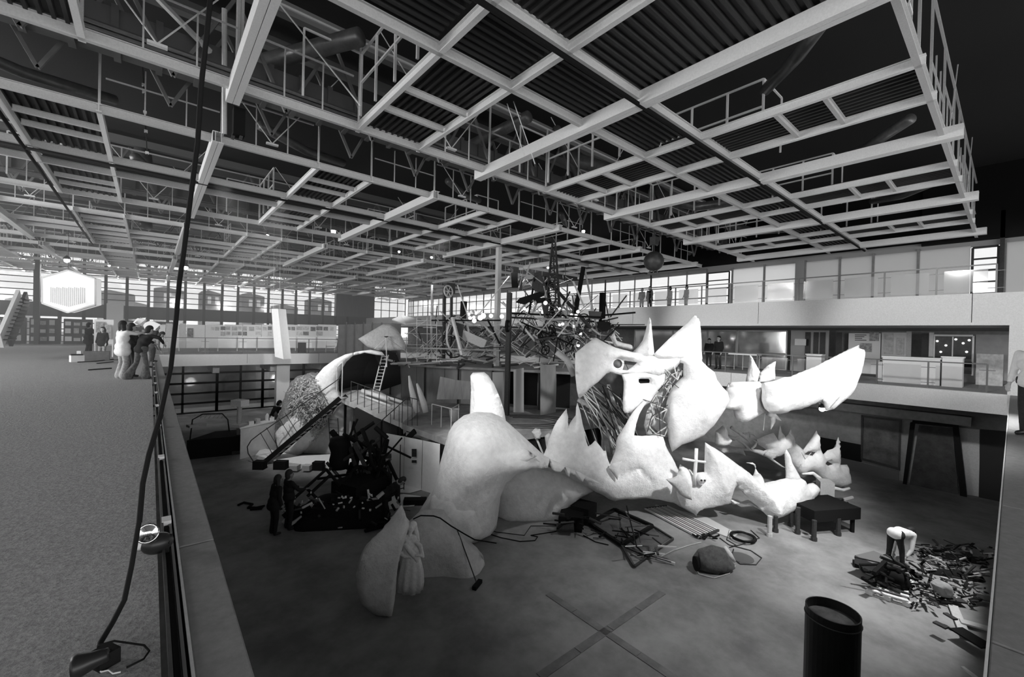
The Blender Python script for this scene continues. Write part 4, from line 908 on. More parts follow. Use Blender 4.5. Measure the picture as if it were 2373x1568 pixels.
quad('screen_board',1966,2040,772,865,X1,mat('screen_white',.72,.8),ps,.04)
PH=mat('photo_print',.16,.6,.9,9,v2=.5)
for q in ((2015,2037,770,790),(1993,2020,795,815),(1975,2004,819,837)): quad('photo',*q,X1-.05,PH,ps)
def text(s,x,y,X,size,m,parent=None,**kk):
    cu=bpy.data.curves.new('lettering','FONT'); cu.body=s; cu.size=size; cu.extrude=.002; cu.materials.append(m); cu.space_line=1.1
    o=bpy.data.objects.new('lettering',cu); col.objects.link(o); p=onx(x,y,X); o.matrix_world=Matrix.Translation(p-wloc(parent) if parent else p)@Matrix(((0,0,-1),(-1,0,0),(0,1,0))).to_4x4()
    if parent: o.parent=parent
    return o
MB().add([],[])
for j in range(4):
    y=775+j*4; quad('text_line',1981,2008-(j%3)*5,y,y+1.6,X1-.05,DARK,ps,.005)
ps2=empty('map_screen',(X1,yl(2080),0),'pale grey screen with a faint printed map behind the white counter','screen')
quad('screen_board',2043,2100,770,830,X1,mat('screen_pale',.6,.8,.1,2),ps2,.04); quad('map_print',2049,2070,772,820,X1-.05,mat('map_grey',.35,.8,.5,6,v2=.6),ps2)
quad('map_print',2078,2095,782,822,X1-.05,mat('map_grey',.35,.8,.5,6,v2=.6),ps2)
quad('screen_board',2100,2112,768,826,X1,STEEL,ps2,.04)
quad('dark_door',2136,2152,772,826,X1,DARK,None,.05,label='dark narrow door right of the tilted hanging panel',cat='door')
quad('trim_wall_pier',2153,2164,770,826,X1,STEELB,None,.06,kind='structure')
for y_ in (1968,2038): q_=onx(y_,865,X1); MB().bar((X1-.02,q_.y,0),(X1-.02,q_.y,q_.z+.2),.05).build('screen_leg',STEELB,ps)
for y_ in (2046,2097): q_=onx(y_,830,X1); MB().bar((X1-.02,q_.y,0),(X1-.02,q_.y,q_.z+.2),.05).build('screen_leg',STEELB,ps2)
wn=empty('shop_window',(X1,yl(2200),0),'dark shop window reflecting bright lamps behind the small counter','window')
quad('glass_front',2166,2252,778,830,X1,mat('dark_window',.05,.15,.9,4,v2=.02),wn,.04)
for q in ((2164,2255,775,779),(2163,2166,778,870),(2252,2257,778,870),(2206,2209,780,828)): quad('window_frame',*q,X1-.05,WHITE,wn)
LB=mat('lamp_glint',.9,emit=.7)
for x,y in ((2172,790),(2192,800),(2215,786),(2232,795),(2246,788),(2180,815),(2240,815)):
    MB().ball(onx(x,y,X1-.1),.045,8,6).build('bulb',LB,wn)  # glowing balls stand in for lamp reflections on the dark glass
for q in ((2232,2252,838,866),): quad('dark_recess',*q,X1-.1,BLACK,wn)
wp=quad('trim_wall_grey',2260,2338,775,880,27.3,mat('wall_pale',.34,.8,.1,3),None,.06,kind='structure')
pb=quad('plan_board',2262,2325,820,873,27.0,mat('plan_paper',.6,.8,.25,5),None,.04,g0=0,label='large pale plan board leaning on the far right wall',cat='board')
CT=mat('counter_white',.78,.7,.03,20)
def counter(x0,x1,y0,y1,X,d,label):
    r=empty('counter',onx((x0+x1)/2,y1,X),label,'counter'); ya,yb=onx(x1,y1,X).y,onx(x0,y1,X).y; z1=onx((x0+x1)/2,y0,X).z
    MB().box(X,ya,0,X+d,yb,z1-.05).build('counter_body',CT,r); MB().box(X-.04,ya-.04,z1-.05,X+d,yb+.04,z1).build('counter_top',WHITE,r)
counter(2045,2178,827,872,24.3,.7,'long white counter behind the right floor railing')
counter(2032,2044,838,868,24.6,.6,'short low white block at the left end of the long counter')
counter(2182,2230,826,877,24.2,.7,'small white counter right of the long white counter')
counter(1868,1903,820,848,25.4,.6,'white pedestal left of the grey booth')
tb=empty('trestle_table',onx(1730,850,25.5),'thin white trestle table behind the floor railing','table')
quad('table_top',1698,1765,818,822,25.5,WHITE,tb,.6)
for x in (1702,1722,1742,1760): p=onx(x,820,25.4); MB().bar(p,(p.x,p.y,0),.03).build('leg',STEELB,tb)
quad('notice_sheet',1842,1868,785,800,27.6,WHITE,None,.02,label='small white notice on the glazing above the pedestal',cat='notice')
# wall panels under the right slab
fp=empty('framed_panel',onx(2043,1090,XW),'large framed plywood panel on the wall under the right slab','panel')
def quadX(name,pts,X,m,parent,th=.06,**kk): return MB().prism([onx(*q,X) for q in pts],(-th,0,0)).build(name,m,parent,**kk)
quadX('panel_board',[(1999,966),(2087,975),(2083,1086),(1997,1062)],XW-.02,mat('stained_ply',.15,.8,.5,1.6,v2=.05),fp)
for q in ([(1996,962),(2001,962),(1999,1064),(1995,1062)],[(2084,972),(2089,973),(2086,1090),(2081,1088)],[(1996,961),(2089,972),(2089,977),(1996,966)],[(1996,1060),(2084,1083),(2084,1089),(1996,1065)]): quadX('panel_frame',q,XW-.09,DARK,fp,.04)
lp=empty('leaning_gate',onx(2160,1150,XW-.6),'tall dark board with black frame leaning on the wall under the right slab','gate')
quadX('gate_board',[(2130,985),(2208,992),(2222,1150),(2105,1140)],XW-.3,mat('stained_dark',.07,.8,.6,1.5,v2=.02),lp)
for q in ([(2110,978),(2122,975),(2098,1145),(2090,1140)],[(2208,985),(2222,988),(2242,1160),(2226,1160)],[(2115,973),(2222,984),(2222,990),(2115,980)]): quadX('gate_frame',q,XW-.4,BLACK,lp,.08)
quadX('wall_light_strip',[(2222,990),(2270,995),(2270,1150),(2240,1145)],XW-.03,STEEL,None,.04,kind='structure')
quadX('door_1',[(2272,994),(2332,999),(2322,1250),(2266,1230)],XW-.05,mat('door_black',.015,.6),None,.05,kind='structure')
quadX('wall_low_dark',[(1890,1010),(1996,1030),(1996,1070),(1890,1046)],XW-.03,BLACK,None,.04,kind='structure')
dsk=mat('wall_mid_low',.12,.8)
quadX('wall_low_grey',[(1890,1046),(1996,1072),(2082,1092),(2082,1165),(1960,1130)],XW-.06,dsk,None,.03,kind='structure')
# ---- far side of the pit: poster boards, columns, container stairs
YB2=36.5
def quadY(name,x0,x1,y0,y1,Y,m,parent,th=.03,**kk):
    a=ony(x0,(y0+y1)/2,Y); b=ony(x1,(y0+y1)/2,Y); z1=ony((x0+x1)/2,y0,Y).z; z0=ony((x0+x1)/2,y1,Y).z
    if name=='waste_bin': z0=0
    return MB().box(a.x,Y-th,z0,b.x,Y,z1).build(name,m,parent,**kk)
bd=empty('poster_board',ony(600,805,YB2),'long row of white boards pinned with photographs across the pit','poster wall')
BW=mat('board_white',.66,.8,.06,20)
for i in range(8): quadY('board_panel',432+i*43.5,432+(i+1)*43.5-1,752,806,YB2,BW,bd)
for i in range(4): quadY('board_panel',368+i*16,368+i*16+15,752-(i%2)*3,806,YB2,[STEELB,STEEL,BW,STEEL][i],bd)
g=random.Random(8); GR=[mat('print_dark',.07,.7,.8,8,v2=.3),mat('print_mid',.25,.7,.7,8,v2=.5),mat('print_pale',.5,.7,.3,8)]
x=488
while x<772:
    w_=g.uniform(8,15)
    for y0 in (756,768) if g.random()<.6 else (757,):
        quadY('photograph',x,x+w_,y0,y0+g.uniform(7,10),YB2-.04,g.choice(GR),bd,.01)
    x+=w_+g.uniform(1,5)
for i in range(6): quadY('lower_board',505+i*46,505+i*46+42,780,806,YB2-.2,WHITE,bd)
quadY('dark_print',434,448,760,782,YB2-.05,GR[0],bd)
for x_ in range(370,780,45): q_=ony(x_,800,YB2); MB().bar((q_.x,YB2+.02,0),(q_.x,YB2+.02,1.5),.06).build('board_leg',STEEL,bd)
eb=empty('easel_board',ony(235,800,31),'white framed display board standing behind the two far figures','board')
quadY('board_frame',218,263,740,797,30,WHITE,eb); quadY('board_print',222,240,745,770,29.9,PH,eb,.01); quadY('board_print',242,258,752,785,29.9,GR[1],eb,.01)
quadY('waste_bin',690,706,793,813.5,33.3,DARK,None,.4,label='dark square bin behind the far railing',cat='bin')
st2=empty('easel',ony(760,812,33.4),'thin white folding stand at the right end of the far railing','stand')
for a,b in (((755,816),(757,790)),((775,816),(782,788)),((757,790),(782,788)),((755,802),(776,802))): MB().bar(ony(*a,33.4),ony(*b,33.4),.05).build('stand_bar',WHITE,st2)
es=empty('escalator',ony(10,800,33),'pale sloping stair stringer rising at the far left of the hall','stairs')
for o_ in (0,1.6): MB().bar(ony(0,790,28)+Vector((0,o_,0)),ony(45,686,30.5)+Vector((0,o_,0)),.12,.75).build('stringer',STEELB if o_==0 else DARK,es)
for i in range(12):
    p=ony(0,790,28).lerp(ony(45,686,30.5),(i+.5)/12); MB().box(p.x-.2,p.y,p.z-.05,p.x+.2,p.y+1.6,p.z).build('tread',DARK,es)
for x_ in (220,261):
    q_=ony(x_,797,30); MB().bar((q_.x,30.02,0),(q_.x,30.02,q_.z+.3),.05).build('easel_leg',WHITE,eb)
# shelving clutter beyond the carpet left
sh=empty('display_shelves',ony(120,795,50),'long dark shelving with pale items at the far left of the hall','shelves')
for i in range(9):
    MB().box(-15+i*1.9,51,0,-13.3+i*1.9,51.5,2.1).build('shelf_unit',mat('shelf_dark',.06,.8),sh)
    for j in range(3):
        for q in range(3): MB().box(-14.9+i*1.9+q*.5,50.9,.25+j*.65,-14.6+i*1.9+q*.5+g.uniform(0,.1),51,.5+j*.65+g.uniform(0,.2)).build('pale_item',g.choice([STEEL,STEELB,GR[1]]),sh)
# ---- hanging things
def hang(label,q,D,th,m,wires):
    r=empty('tilted_slab',at(*q[-1],D),label,'panel')
    MB().prism([at(*p,D) for p in q],FW*th+SD*th*.35).build('panel_board',m,r)
    for a,b in wires: MB().tube(at(*a,D),at(b[0],b[1],D),.008,n=4).build('hanging_wire',STEELB,r)
hang('white tilted slab hung on two wires over the far pit edge',[(629,715),(644,715),(657,832),(637,826)],26,.55,WHITE,[((634,716),(637,300)),((648,720),(652,300))])
hang('grey tilted slab hung on two wires above the white counter',[(2125,742),(2136,744),(2128,829),(2112,829)],21,.35,STEELB,[((2130,744),(2136,300)),((2137,744),(2141,300))])
hx=empty('hexagonal_lamp',at(158,725,24),'large white glowing striped hexagonal lantern hanging at far left','lantern')
LN=mat('lantern_paper',.85,.8,.03,10,emit=.16); q=[(158,626),(221,646),(221,706),(158,724),(98,702),(97,644)]
c=[at(x,y,24) for x,y in q]; MB().prism(c,FW*.35).build('lantern_body',LN,hx)
for i in range(18):
    x=118+i*4.6; ya=640-abs(9-i)*.3; MB().bar(at(x,665+ (i%3),23.95),at(x,705-abs(9-i)*1.2+6,23.95),.03).build('slat',STEELB,hx)
for i in range(6): MB().bar(c[i],c[(i+1)%6],.08).build('lantern_rim',WHITE,hx)
MB().tube(at(158,626,24.5),at(161,420,24.5),.01,n=4).build('hanging_wire',DARK,hx)
gl_=empty('hanging_globe',at(1515,605,20),'dark rivetted globe hanging above the monster','globe')
gc=at(1515,605,20); MB().ball(gc,.46,20,14).build('globe_body',mat('globe_iron',.035,.45,.35,5,.2),gl_,smooth=True)
MB().tube(gc+Vector((0,0,.45)),Vector((gc.x,gc.y,6.9)),.02,n=6).build('hanging_rod',DARK,gl_); MB().obox(gc+Vector((0,0,.95)),.3,.3,.35).build('motor_box',DARK,gl_)
for a in (-.15,0,.15): MB().tube(gc+SD*a+Vector((0,0,-.43)),gc+SD*a*1.4+Vector((0,0,-.55)),.03,n=6).build('foot_stud',DARK,gl_)
LMP=mat('lamp_white',.9,emit=7)
lps=[(155,603,30),(772,537,26),(1270,620,30),(525,573,33),(253,615,34),(430,620,32),(1330,540,22),(1352,536,22),(1905,947,13.9),(925,583,30),(1000,596,30),(500,630,38),(620,545,30),(1340,800,24),(1345,772,23.5)]
names=['brightest spotlight, above the hexagonal lantern','bright spotlight under the ceiling at middle left','spotlight low above the lattice tower','small ceiling spotlight right of the hanging cable','small far spotlight left of the hanging cable','far spotlight touching the hanging cable','left of two bright bulbs below the grid over the globe','right of two bright bulbs below the grid over the globe','bright lamp hooked under the tip of the nose horn','small spotlight above the leaf-shaped sail','small spotlight above the tube scaffold','tiny far spotlight over the town houses','small spotlight above the white hanging slab wires','small bulb low in the scrap machinery','small bulb high in the scrap machinery']
for i,(x,y,D) in enumerate(lps):
    big=i in(0,5,1); r=empty('spotlight',at(x,y,D),names[i],'lamp','hanging spotlights'); r_=.16 if big else .085
    MB().ball(at(x,y,D),r_,10,7).build('bulb',LMP,r,smooth=True)
    MB().lathe(at(x,y,D)+Vector((0,0,r_*.5)),[(r_*1.3,0),(r_*1.1,r_*.8),(r_*.3,r_*1.6)],10).build('shade',DARK,r)
    if D>17: MB().tube(at(x,y,D)+Vector((0,0,r_)),at(x,y,D)+Vector((0,0,r_+.5)),.012,n=4).build('stem',DARK,r)
for n_,(p_,q_) in enumerate((((3,5.12,6.44),(28.2,5.12,6.44)),((-2.72,14,6.44),(-2.72,36,6.44)),((-5,17.72,6.44),(28,17.72,6.44)))):
    MB().tube(p_,q_,.045,n=8).build('power_track',BLACK,ceil,smooth=True)
hm=empty('chain_hoist',at(553,318,9.6),'black chain hoist motor hanging between the pale twin beams','hoist')
MB().obox(at(553,285,9.6),.22,.26,.6).build('motor_housing',BLACK,hm); MB().tube(at(553,262,9.6),Vector((at(553,285,9.6).x,at(553,285,9.6).y,6.9)),.02,n=6).build('hook_rod',DARK,hm)
for s_ in (-.09,.09): MB().bar(at(553,300,9.6)+SD*s_,at(548,322,9.6)+SD*s_,.06,.1).build('hook',DARK,hm)
ch=empty('light_chain',at(325,500,15),'vertical chain of small white lamps hanging at upper left','lamp')
MB().tube(at(328,100,11),at(341,360,11),.012,n=5).build('chain_wire',DARK,ch)
for y_ in (122,197,213,260,304,354): MB().obox(at(328+(y_-100)*.05,y_,11),.07,.07,.06).build('lamp_block',WHITE,ch)
# string of bulbs over the machinery
g=random.Random(14)
BLB=mat('haze_bulb',.9,emit=.9)
for i in range(22):
    x,y=g.choice([(g.uniform(1080,1165),g.uniform(725,745)),(g.uniform(1215,1390),g.uniform(700,760))]); 
    MB().ball(at(x,y,22+g.uniform(-1,1)),g.uniform(.06,.14),8,6).build('globe_bulb',BLB,mc)
# ---- foreground cable, floor lamp, clamp lamp
cp=[(489,-20,2.3),(478,90,2.32),(466,200,2.34),(458,330,2.38),(440,470,2.45),(425,590,2.5),(416,650,2.5),(408,740,2.55),(396,850,2.6),(372,960,2.62),(345,1050,2.62),(330,1120,2.6),(322,1210,2.5),(305,1310,2.4),(288,1390,2.3),(262,1440,2.22),(235,1475,2.12)]
pc=[at(x,y,D) for x,y,D in cp]
flr=onz(232,1500,0.02)
MB().path(pc[:-1]+[pc[-1].lerp(flr,.5),flr],.0125,8).build('hanging_cable',mat('rubber_cable',.012,.75,spec=.1),smooth=True,label='thick black cable hanging from the ceiling down to the carpet',cat='cable')
MB().path([p+SD*.012+Vector((0,0,.0)) for p in pc[9:13]],.006,6).build('thin_cable',BLACK,smooth=True,label='thin black wire running beside the thick hanging cable',cat='cable')
fl_=empty('floor_spotlight',onz(225,1530,0),'black spotlight lying on the carpet at the cable end','lamp')
p=onz(214,1530,.06); 
ax=(onz(188,1540,.055)-p).normalized(); d_,a_,b_=frame(p,p+ax); M3=Matrix((a_,b_,ax)).transposed()
MB().lathe(p,[(.015,-.06),(.03,-.055),(.038,0),(.052,.045),(.055,.062),(.046,.062),(.035,.02)],18,M3).build('lamp_housing',mat('housing_black',.018,.35),fl_,smooth=True)
MB().lathe(p+ax*.05,[(.045,0),(.043,.006)],18,M3).build('lens',mat('lens_dark',.06,.1),fl_)
MB().path([p+Vector((.02,.02,.05)),p+Vector((.07,.07,.02)),p+Vector((.13,.09,-.03)),p+Vector((.18,.06,-.045)),p+Vector((.2,.0,-.048)),p+Vector((.18,-.05,-.048)),p+Vector((.12,-.07,-.048))],.005,6).build('lead',BLACK,fl_,smooth=True)
MB().obox(p+Vector((.04,.03,-.02)),.08,.09,.07,rz=.5).build('bracket',BLACK,fl_)
MB().path([onz(x,y,.012) for x,y in ((215,1545),(235,1556),(252,1552),(262,1560),(280,1556))],.004,5).build('loose_wire',STEELB,smooth=True,label='thin pale wire on the carpet below the floor spotlight',cat='wire')
cl_=empty('clamp_lamp',at(350,1255,3.0),'chrome and black clamp lamp fixed on the left balustrade','lamp')
c=at(364,1258,3.0); MB().ball(c,.085,14,10,(1.1,.9,.85)).build('lamp_housing',mat('housing_black',.018,.35),cl_,smooth=True)
c2=at(343,1236,2.95); d3=(at(330,1232,2.7)-c2).normalized(); d_,a_,b_=frame(c2,c2+d3); M3=Matrix((a_,b_,d3)).transposed()
MB().lathe(c2,[(.02,-.06),(.042,-.03),(.06,.02),(.066,.03),(.055,.03),(.025,.0)],18,M3).build('reflector',mat('chrome',.8,.12,metal=1),cl_,smooth=True)
MB().ball(at(325,1262,2.95),.035,10,7).build('knob',STEELB,cl_,smooth=True)
MB().bar(at(385,1262,3.0),at(392,1240,3.05),.04).bar(at(385,1262,3.0),at(388,1300,3.0),.03).build('clamp',BLACK,cl_)
for i,(a,b) in enumerate((((372,1310),(371,1568)),((392,1290),(402,1568)))):
    p0=onz(a[0],a[1],.3); 
# ================================================================== PIT FLOOR ITEMS
fz=FLR+.03
def F(x,y,z=.03): return onz(x,y,FLR+z)
gf=empty('iron_grating',F(1440,1240),'rusty rectangular iron frame lying on the pit floor under the jaw','frame')
q=[(1365,1212),(1425,1180),(1512,1218),(1440,1262)]
for i in range(4): MB().bar(F(*q[i],.08),F(*q[(i+1)%4],.08),.09).build('frame_bar',BLACK,gf)
for a,b in (((1440,1262),(1500,1290)),((1500,1290),(1560,1248)),((1512,1218),(1560,1248)),((1440,1262),(1470,1312)),((1500,1290),(1470,1312))): MB().bar(F(*a,.06),F(*b,.06),.05).build('frame_bar',DARK,gf)
MB().bar(F(1452,1172,.4),F(1475,1265,.5),.03).build('upright_rod',BLACK,gf)
MB().prism([F(x,y,.012) for x,y in ((1372,1212),(1425,1185),(1505,1218),(1440,1256))],(0,0,.012)).build('oily_sheet',mat('oily',.09,.4,.4,3),gf)
MB().prism([F(x,y,.012) for x,y in ((1450,1262),(1510,1225),(1552,1248),(1500,1284))],(0,0,.012)).build('oily_sheet',mat('oily',.09,.4,.4,3),gf)
tangle(gf,22,(1385,1490),(1195,1265),(12.2,12.3),(.012,.02),(.3,.9),[BLACK,DARK],['bent_rod'],91,.05,minz=FLR+.05)
tangle(gf,14,(1455,1535),(1250,1300),(11,11.3),(.012,.025),(.2,.6),[BLACK,DARK,STEELB],['bent_rod'],92,.1,minz=FLR+.05)
rg=empty('metal_grille',F(1560,1205),'long pale ribbed metal grille lying under the jaw','grille')
ga,gb_=F(1495,1178,.06),F(1622,1245,.06); gc_,gd=F(1545,1172,.06),F(1665,1228,.06)
for i in range(9):
    t=i/8; MB().bar(ga.lerp(gc_,t),gb_.lerp(gd,t),.05,.05).build('grille_bar',STEEL if i%2 else STEELB,rg)
MB().bar(ga,gc_,.06).bar(gb_,gd,.06).build('grille_end',DARK,rg)
MB().prism([F(1495,1178,.01),F(1622,1245,.01),F(1665,1228,.01),F(1545,1172,.01)],(0,0,.02)).build('grille_back',BLACK,rg)
g=random.Random(6)
for i in range(10):
    a=F(1635+g.uniform(-18,25),1245+g.uniform(-8,4),.05); MB().bar(a,a+Vector((g.uniform(-.3,.3),g.uniform(-.3,.3),.05)),.035).build('scrap_piece',BLACK,rg)
pc_=MB().prism([F(x,y,.01) for x,y in ((1520,1170),(1640,1200),(1710,1238),(1695,1248),(1600,1212),(1510,1185))],(0,0,.02)).build('paper_strip',mat('paper_grey',.5,.8),label='pale crumpled paper strip under the jaw behind the grille',cat='paper')
co=empty('cable_coil',F(1722,1243),'dark coil of cable lying on the pit floor below the jaw tip','cable')
for i in range(6):
    c=F(1722,1243,.03+.02*i); rr_=.34-.025*(i%3); MB().path([c+Vector((rr_*math.cos(t),rr_*math.sin(t),.01*math.sin(3*t+i))) for t in [2*math.pi*j/24 for j in range(25)]],.018,6).build('cable_turn',BLACK,co,smooth=True)
def cable(px,label,r=.014,m=DARK,z=.018): MB().path([F(x,y,z) for x,y in px],r,6).build('floor_cable',m,smooth=True,label=label,cat='cable',group='cables on the pit floor')
cable([(1668,1246),(1690,1262),(1740,1275),(1765,1292),(1752,1308),(1715,1306),(1695,1290),(1700,1272)],'dark cable looping right of the canvas bag')
cable([(1690,1228),(1684,1250),(1705,1262),(1690,1268),(1715,1262),(1760,1246),(1740,1228)],'thin dark cable tangled round the cable coil')
cable([(1610,1310),(1620,1330),(1655,1339),(1690,1328),(1705,1310)],'pale cable curving in front of the canvas bag',m=STEEL)
cable([(1510,1282),(1530,1290),(1560,1275),(1600,1262),(1625,1256)],'pale cable between the iron frame and the coil',m=STEEL)
cable([(1120,1232),(1160,1245),(1205,1254),(1240,1252),(1246,1243),(1230,1240),(1280,1232),(1320,1225)],'black cable looping in front of the body mound',m=BLACK)
cable([(1112,1222),(1150,1232),(1215,1240),(1230,1218),(1300,1218)],'thin black cable at the foot of the body mound',m=BLACK,r=.01)
cable([(1352,1240),(1380,1255),(1410,1262)],'short black cable left of the iron frame',m=BLACK)
MB().obox(F(1118,1226,.05),.22,.1,.1,rz=.3).build('plug_box',BLACK,label='small black plug box at the foot of the body mound',cat='plug')
sm2=empty('shadow_filler',F(1335,1205),'black shapes added for the shadow on the floor between the body mound and the iron frame','shadow block')  # black solids added to darken floor that lies in shadow
MB().obox(F(1325,1216,0)+Vector((0,0,.2)),.9,.7,.4,rz=.6).build('shadow_block',BLACK,sm2); MB().obox(F(1352,1205,0)+Vector((0,0,.27)),.7,.6,.5,rz=.3).build('shadow_block_top',BLACK,sm2); MB().tube(F(1290,1222,.2),F(1330,1222,.25),.12,n=10).build('shadow_tube',DARK,sm2)
tangle(sm2,16,(1290,1375),(1190,1228),(12.2,12.8),(.015,.04),(.2,.7),[BLACK,DARK],['pipe'],93,.4,minz=FLR+.03)
# canvas bag, roll
bg_=empty('canvas_bundle',F(1650,1318),'rolled dark canvas bundle lying on the pit floor in front of the coil','bundle')
c=F(1620,1300,.22); e=F(1680,1308,.22)
CV=mat('canvas',.12,.9,.35,6,.5)
shell('canvas_fold',[(1605,1290),(1618,1272),(1650,1262),(1678,1270),(1690,1290),(1702,1308),(1680,1318),(1650,1327),(1622,1318),(1604,1306)],10.9,CV,bg_,thick=.3,lump=.06,floor_=FLR,res=22)
MB().path([c,c.lerp(e,.4),e],[.2,.22,.18],14).build('canvas_roll',CV,bg_,smooth=True); MB().lathe(c-FW*.12-SD*.1,[(.17,0),(.17,.05)],16,Matrix((Vector((0,0,1)),FW,-SD)).transposed()).build('roll_end',BLACK,bg_)
MB().path([F(1678,1268,.4),F(1690,1285,.3),F(1702,1300,.1)],[.07,.08,.04],8).build('pale_rag',STEELB,bg_,smooth=True)
MB().lathe(F(1718,1292,.0),[(.3,0),(.3,.01)],20).build('wet_patch',mat('patch_dark',.09,.8),label='dark round mat beside the canvas bundle',cat='mat')
# trestle posts under the jaw, dark cart
for i,(x,y0,y1) in enumerate(((1783,1195,1242),(1797,1195,1232),(1832,1180,1218),(1848,1175,1236),(1942,1200,1240),(1886,1205,1252))):
    b_=F(x,y1,0); t_=at(x+(8 if i==5 else 0),y0,(b_-EYE).dot(-(RW@Vector((0,0,1))))); 
    o=MB().tube(b_,b_+Vector((0,0,max(.4,t_.z-b_.z))),.065,n=8).tube(b_,b_+Vector((0,0,.1)),.085,n=8).build('trestle_post',DARK if i not in(0,) else STEEL,label=['leftmost grey prop post under the jaw tip','second dark prop post from the left under the jaw','third dark prop post under the jaw','thick dark prop post in the middle under the jaw','rightmost prop post under the black cart','leaning prop post left of the cart leg'][i],cat='post',group='prop posts under the jaw')
ct=empty('scrap_cart',F(1905,1240),'black cart loaded with scrap behind the jaw tip','cart')
cc=F(1902,1222,0)+Vector((0,0,.62))
MB().obox(cc,1.7,1.1,.35,rz=-.5).build('cart_body',BLACK,ct)
for a,b in ((-.8,-.45),(.8,-.45),(-.8,.45),(.8,.45)): p=cc+Matrix.Rotation(-.5,3,'Z')@Vector((a*.9,b*.9,0)); MB().tube((p.x,p.y,FLR),p,.06,n=8).build('leg',BLACK,ct)
tangle(ct,40,(1850,1965),(1155,1180),(13.9,14.4),(.015,.04),(.2,.6),[BLACK,DARK,STEEL],['scrap_bar'],94,.4)
MB().obox(at(1938,1175,13.8),.45,.2,.14,rz=.5).obox(at(1912,1130,14.5),.5,.4,.5,rz=.5).build('crumpled_cloth',STEEL,ct)
# duct pipe in the foreground
pc0=onz(1930,1418,-1.9); 
vp=empty('vent_pipe',(pc0.x,pc0.y,FLR),'thick black vertical pipe with open slanted top in the foreground','pipe')
mx_=mat('pipe_black',.012,.35,.2,4)
D0=5.62; ctr=at(1930,1413,D0); rp=.302
bt=[];n=32
vv=[];ff=[]
for j in range(n):
    t=2*math.pi*j/n; o_=SD*math.cos(t)*rp+FW*math.sin(t)*rp; vv.append(ctr+o_+Vector((0,0,0)))
lo=[Vector((v.x,v.y,FLR)) for v in vv]; inn=[ctr+(v-ctr)*.95 for v in vv]; ind=[v-Vector((0,0,.12)) for v in inn]
b=MB(); b.add(vv+lo+inn+ind,[(j,(j+1)%n,n+(j+1)%n,n+j)[::-1] for j in range(n)]+[(j,(j+1)%n,2*n+(j+1)%n,2*n+j) for j in range(n)]+[(2*n+j,2*n+(j+1)%n,3*n+(j+1)%n,3*n+j) for j in range(n)])
b.build('pipe_body',mx_,vp,smooth=False); b=MB(); b.add(ind,[tuple(range(n))]); b.build('pipe_lid',mat('lid_grey',.2,.6,.5,4,v2=.05),vp)
MB().path([v-Vector((0,0,.10))+ (v-ctr).normalized()*.004 for v in vv+[vv[0]]],.008,5).build('pipe_seam',DARK,vp)
# right side scrap
WB=empty('wheelbarrow',F(2010,1300),'dark wheelbarrow beside the bending worker','wheelbarrow')
wheel(F(2010,1308,.2),.2,(.5,.8,0),DARK,WB,'wheel',5,.03,STEEL)
MB().obox(F(2026,1300,.38),.75,.45,.2,rz=-.35).build('tray',mat('tray_grey',.14,.7),WB); MB().bar(F(1995,1295,.3),F(2060,1285,.5),.04).bar(F(1985,1305,.1),F(2040,1300,.2),.05).build('handle',BLACK,WB)
MB().obox(F(1985,1306,.06),.25,.12,.1,rz=.4).build('grip_block',BLACK,WB)
PL=empty('pallet',F(2062,1392),'pale wooden pallet loaded with dark scrap iron','pallet')
pq=[F(2014,1365,.12),F(2105,1392,.12),F(2112,1345,.12),F(2030,1325,.12)]
for i in range(6):
    t=i/5; MB().bar(pq[0].lerp(pq[3],t),pq[1].lerp(pq[2],t),.1,.03).build('slat',STEELB,PL)
for a,b in ((0,1),(3,2)):
    MB().bar(pq[a]-Vector((0,0,.11)),pq[b]-Vector((0,0,.11)),.1,.02).build('runner',STEELB,PL)
    for t in (0.03,.5,.97): MB().obox(pq[a].lerp(pq[b],t)-Vector((0,0,.06)),.12,.12,.09,rz=-.3).build('block',STEELB,PL)
IR=empty('iron_load',F(2060,1345,.14),'heap of dark iron pieces stacked on the pale pallet','scrap')
blob('iron_core',[(F(2050,1345,.2),F(2085,1350,.2),.2,.22),(F(2055,1335,.3),F(2080,1340,.35),.2,.18)],.05,BLACK,IR,3)
tangle(IR,70,(2025,2108),(1300,1365),(9.9,10.3),(.012,.04),(.15,.55),[BLACK,BLACK,DARK],['iron_piece'],95,.3,minz=FLR+.15)
SH=empty('scrap_spread',F(2200,1340),'wide spread of dark scrap strips on the floor at right','scrap')
g=random.Random(96)
for i in range(270):
    t=g.random(); a=F(2120+t*190+g.uniform(-20,20),1262+g.uniform(0,1)**1.2*135,.02+g.uniform(0,.22))
    if a.y<.3: continue
    d=Vector((g.uniform(-1,1),g.uniform(-.6,.6),g.uniform(-.1,.25))).normalized()*g.uniform(.08,.34)
    MB().bar(a,a+d,g.uniform(.015,.07),g.uniform(.01,.03)).build('scrap_strip',g.choice([BLACK,BLACK,DARK,DARK,STEEL]),SH)
blob('scrap_core',[(F(2160,1330,-.05),F(2260,1345,-.05),.16,.2),(F(2200,1300,-.1),F(2270,1310,-.1),.22,.22)],.06,BLACK,SH,2)
SK=MB(); shell('sack',[(2160,1352),(2175,1342),(2198,1352),(2203,1370),(2190,1382),(2172,1378)],9.7,mat('sack_grey',.3,.9,.2,5,.3),None,thick=.15,floor_=FLR,label='slumped grey sack on the floor right of the pallet',cat='sack')
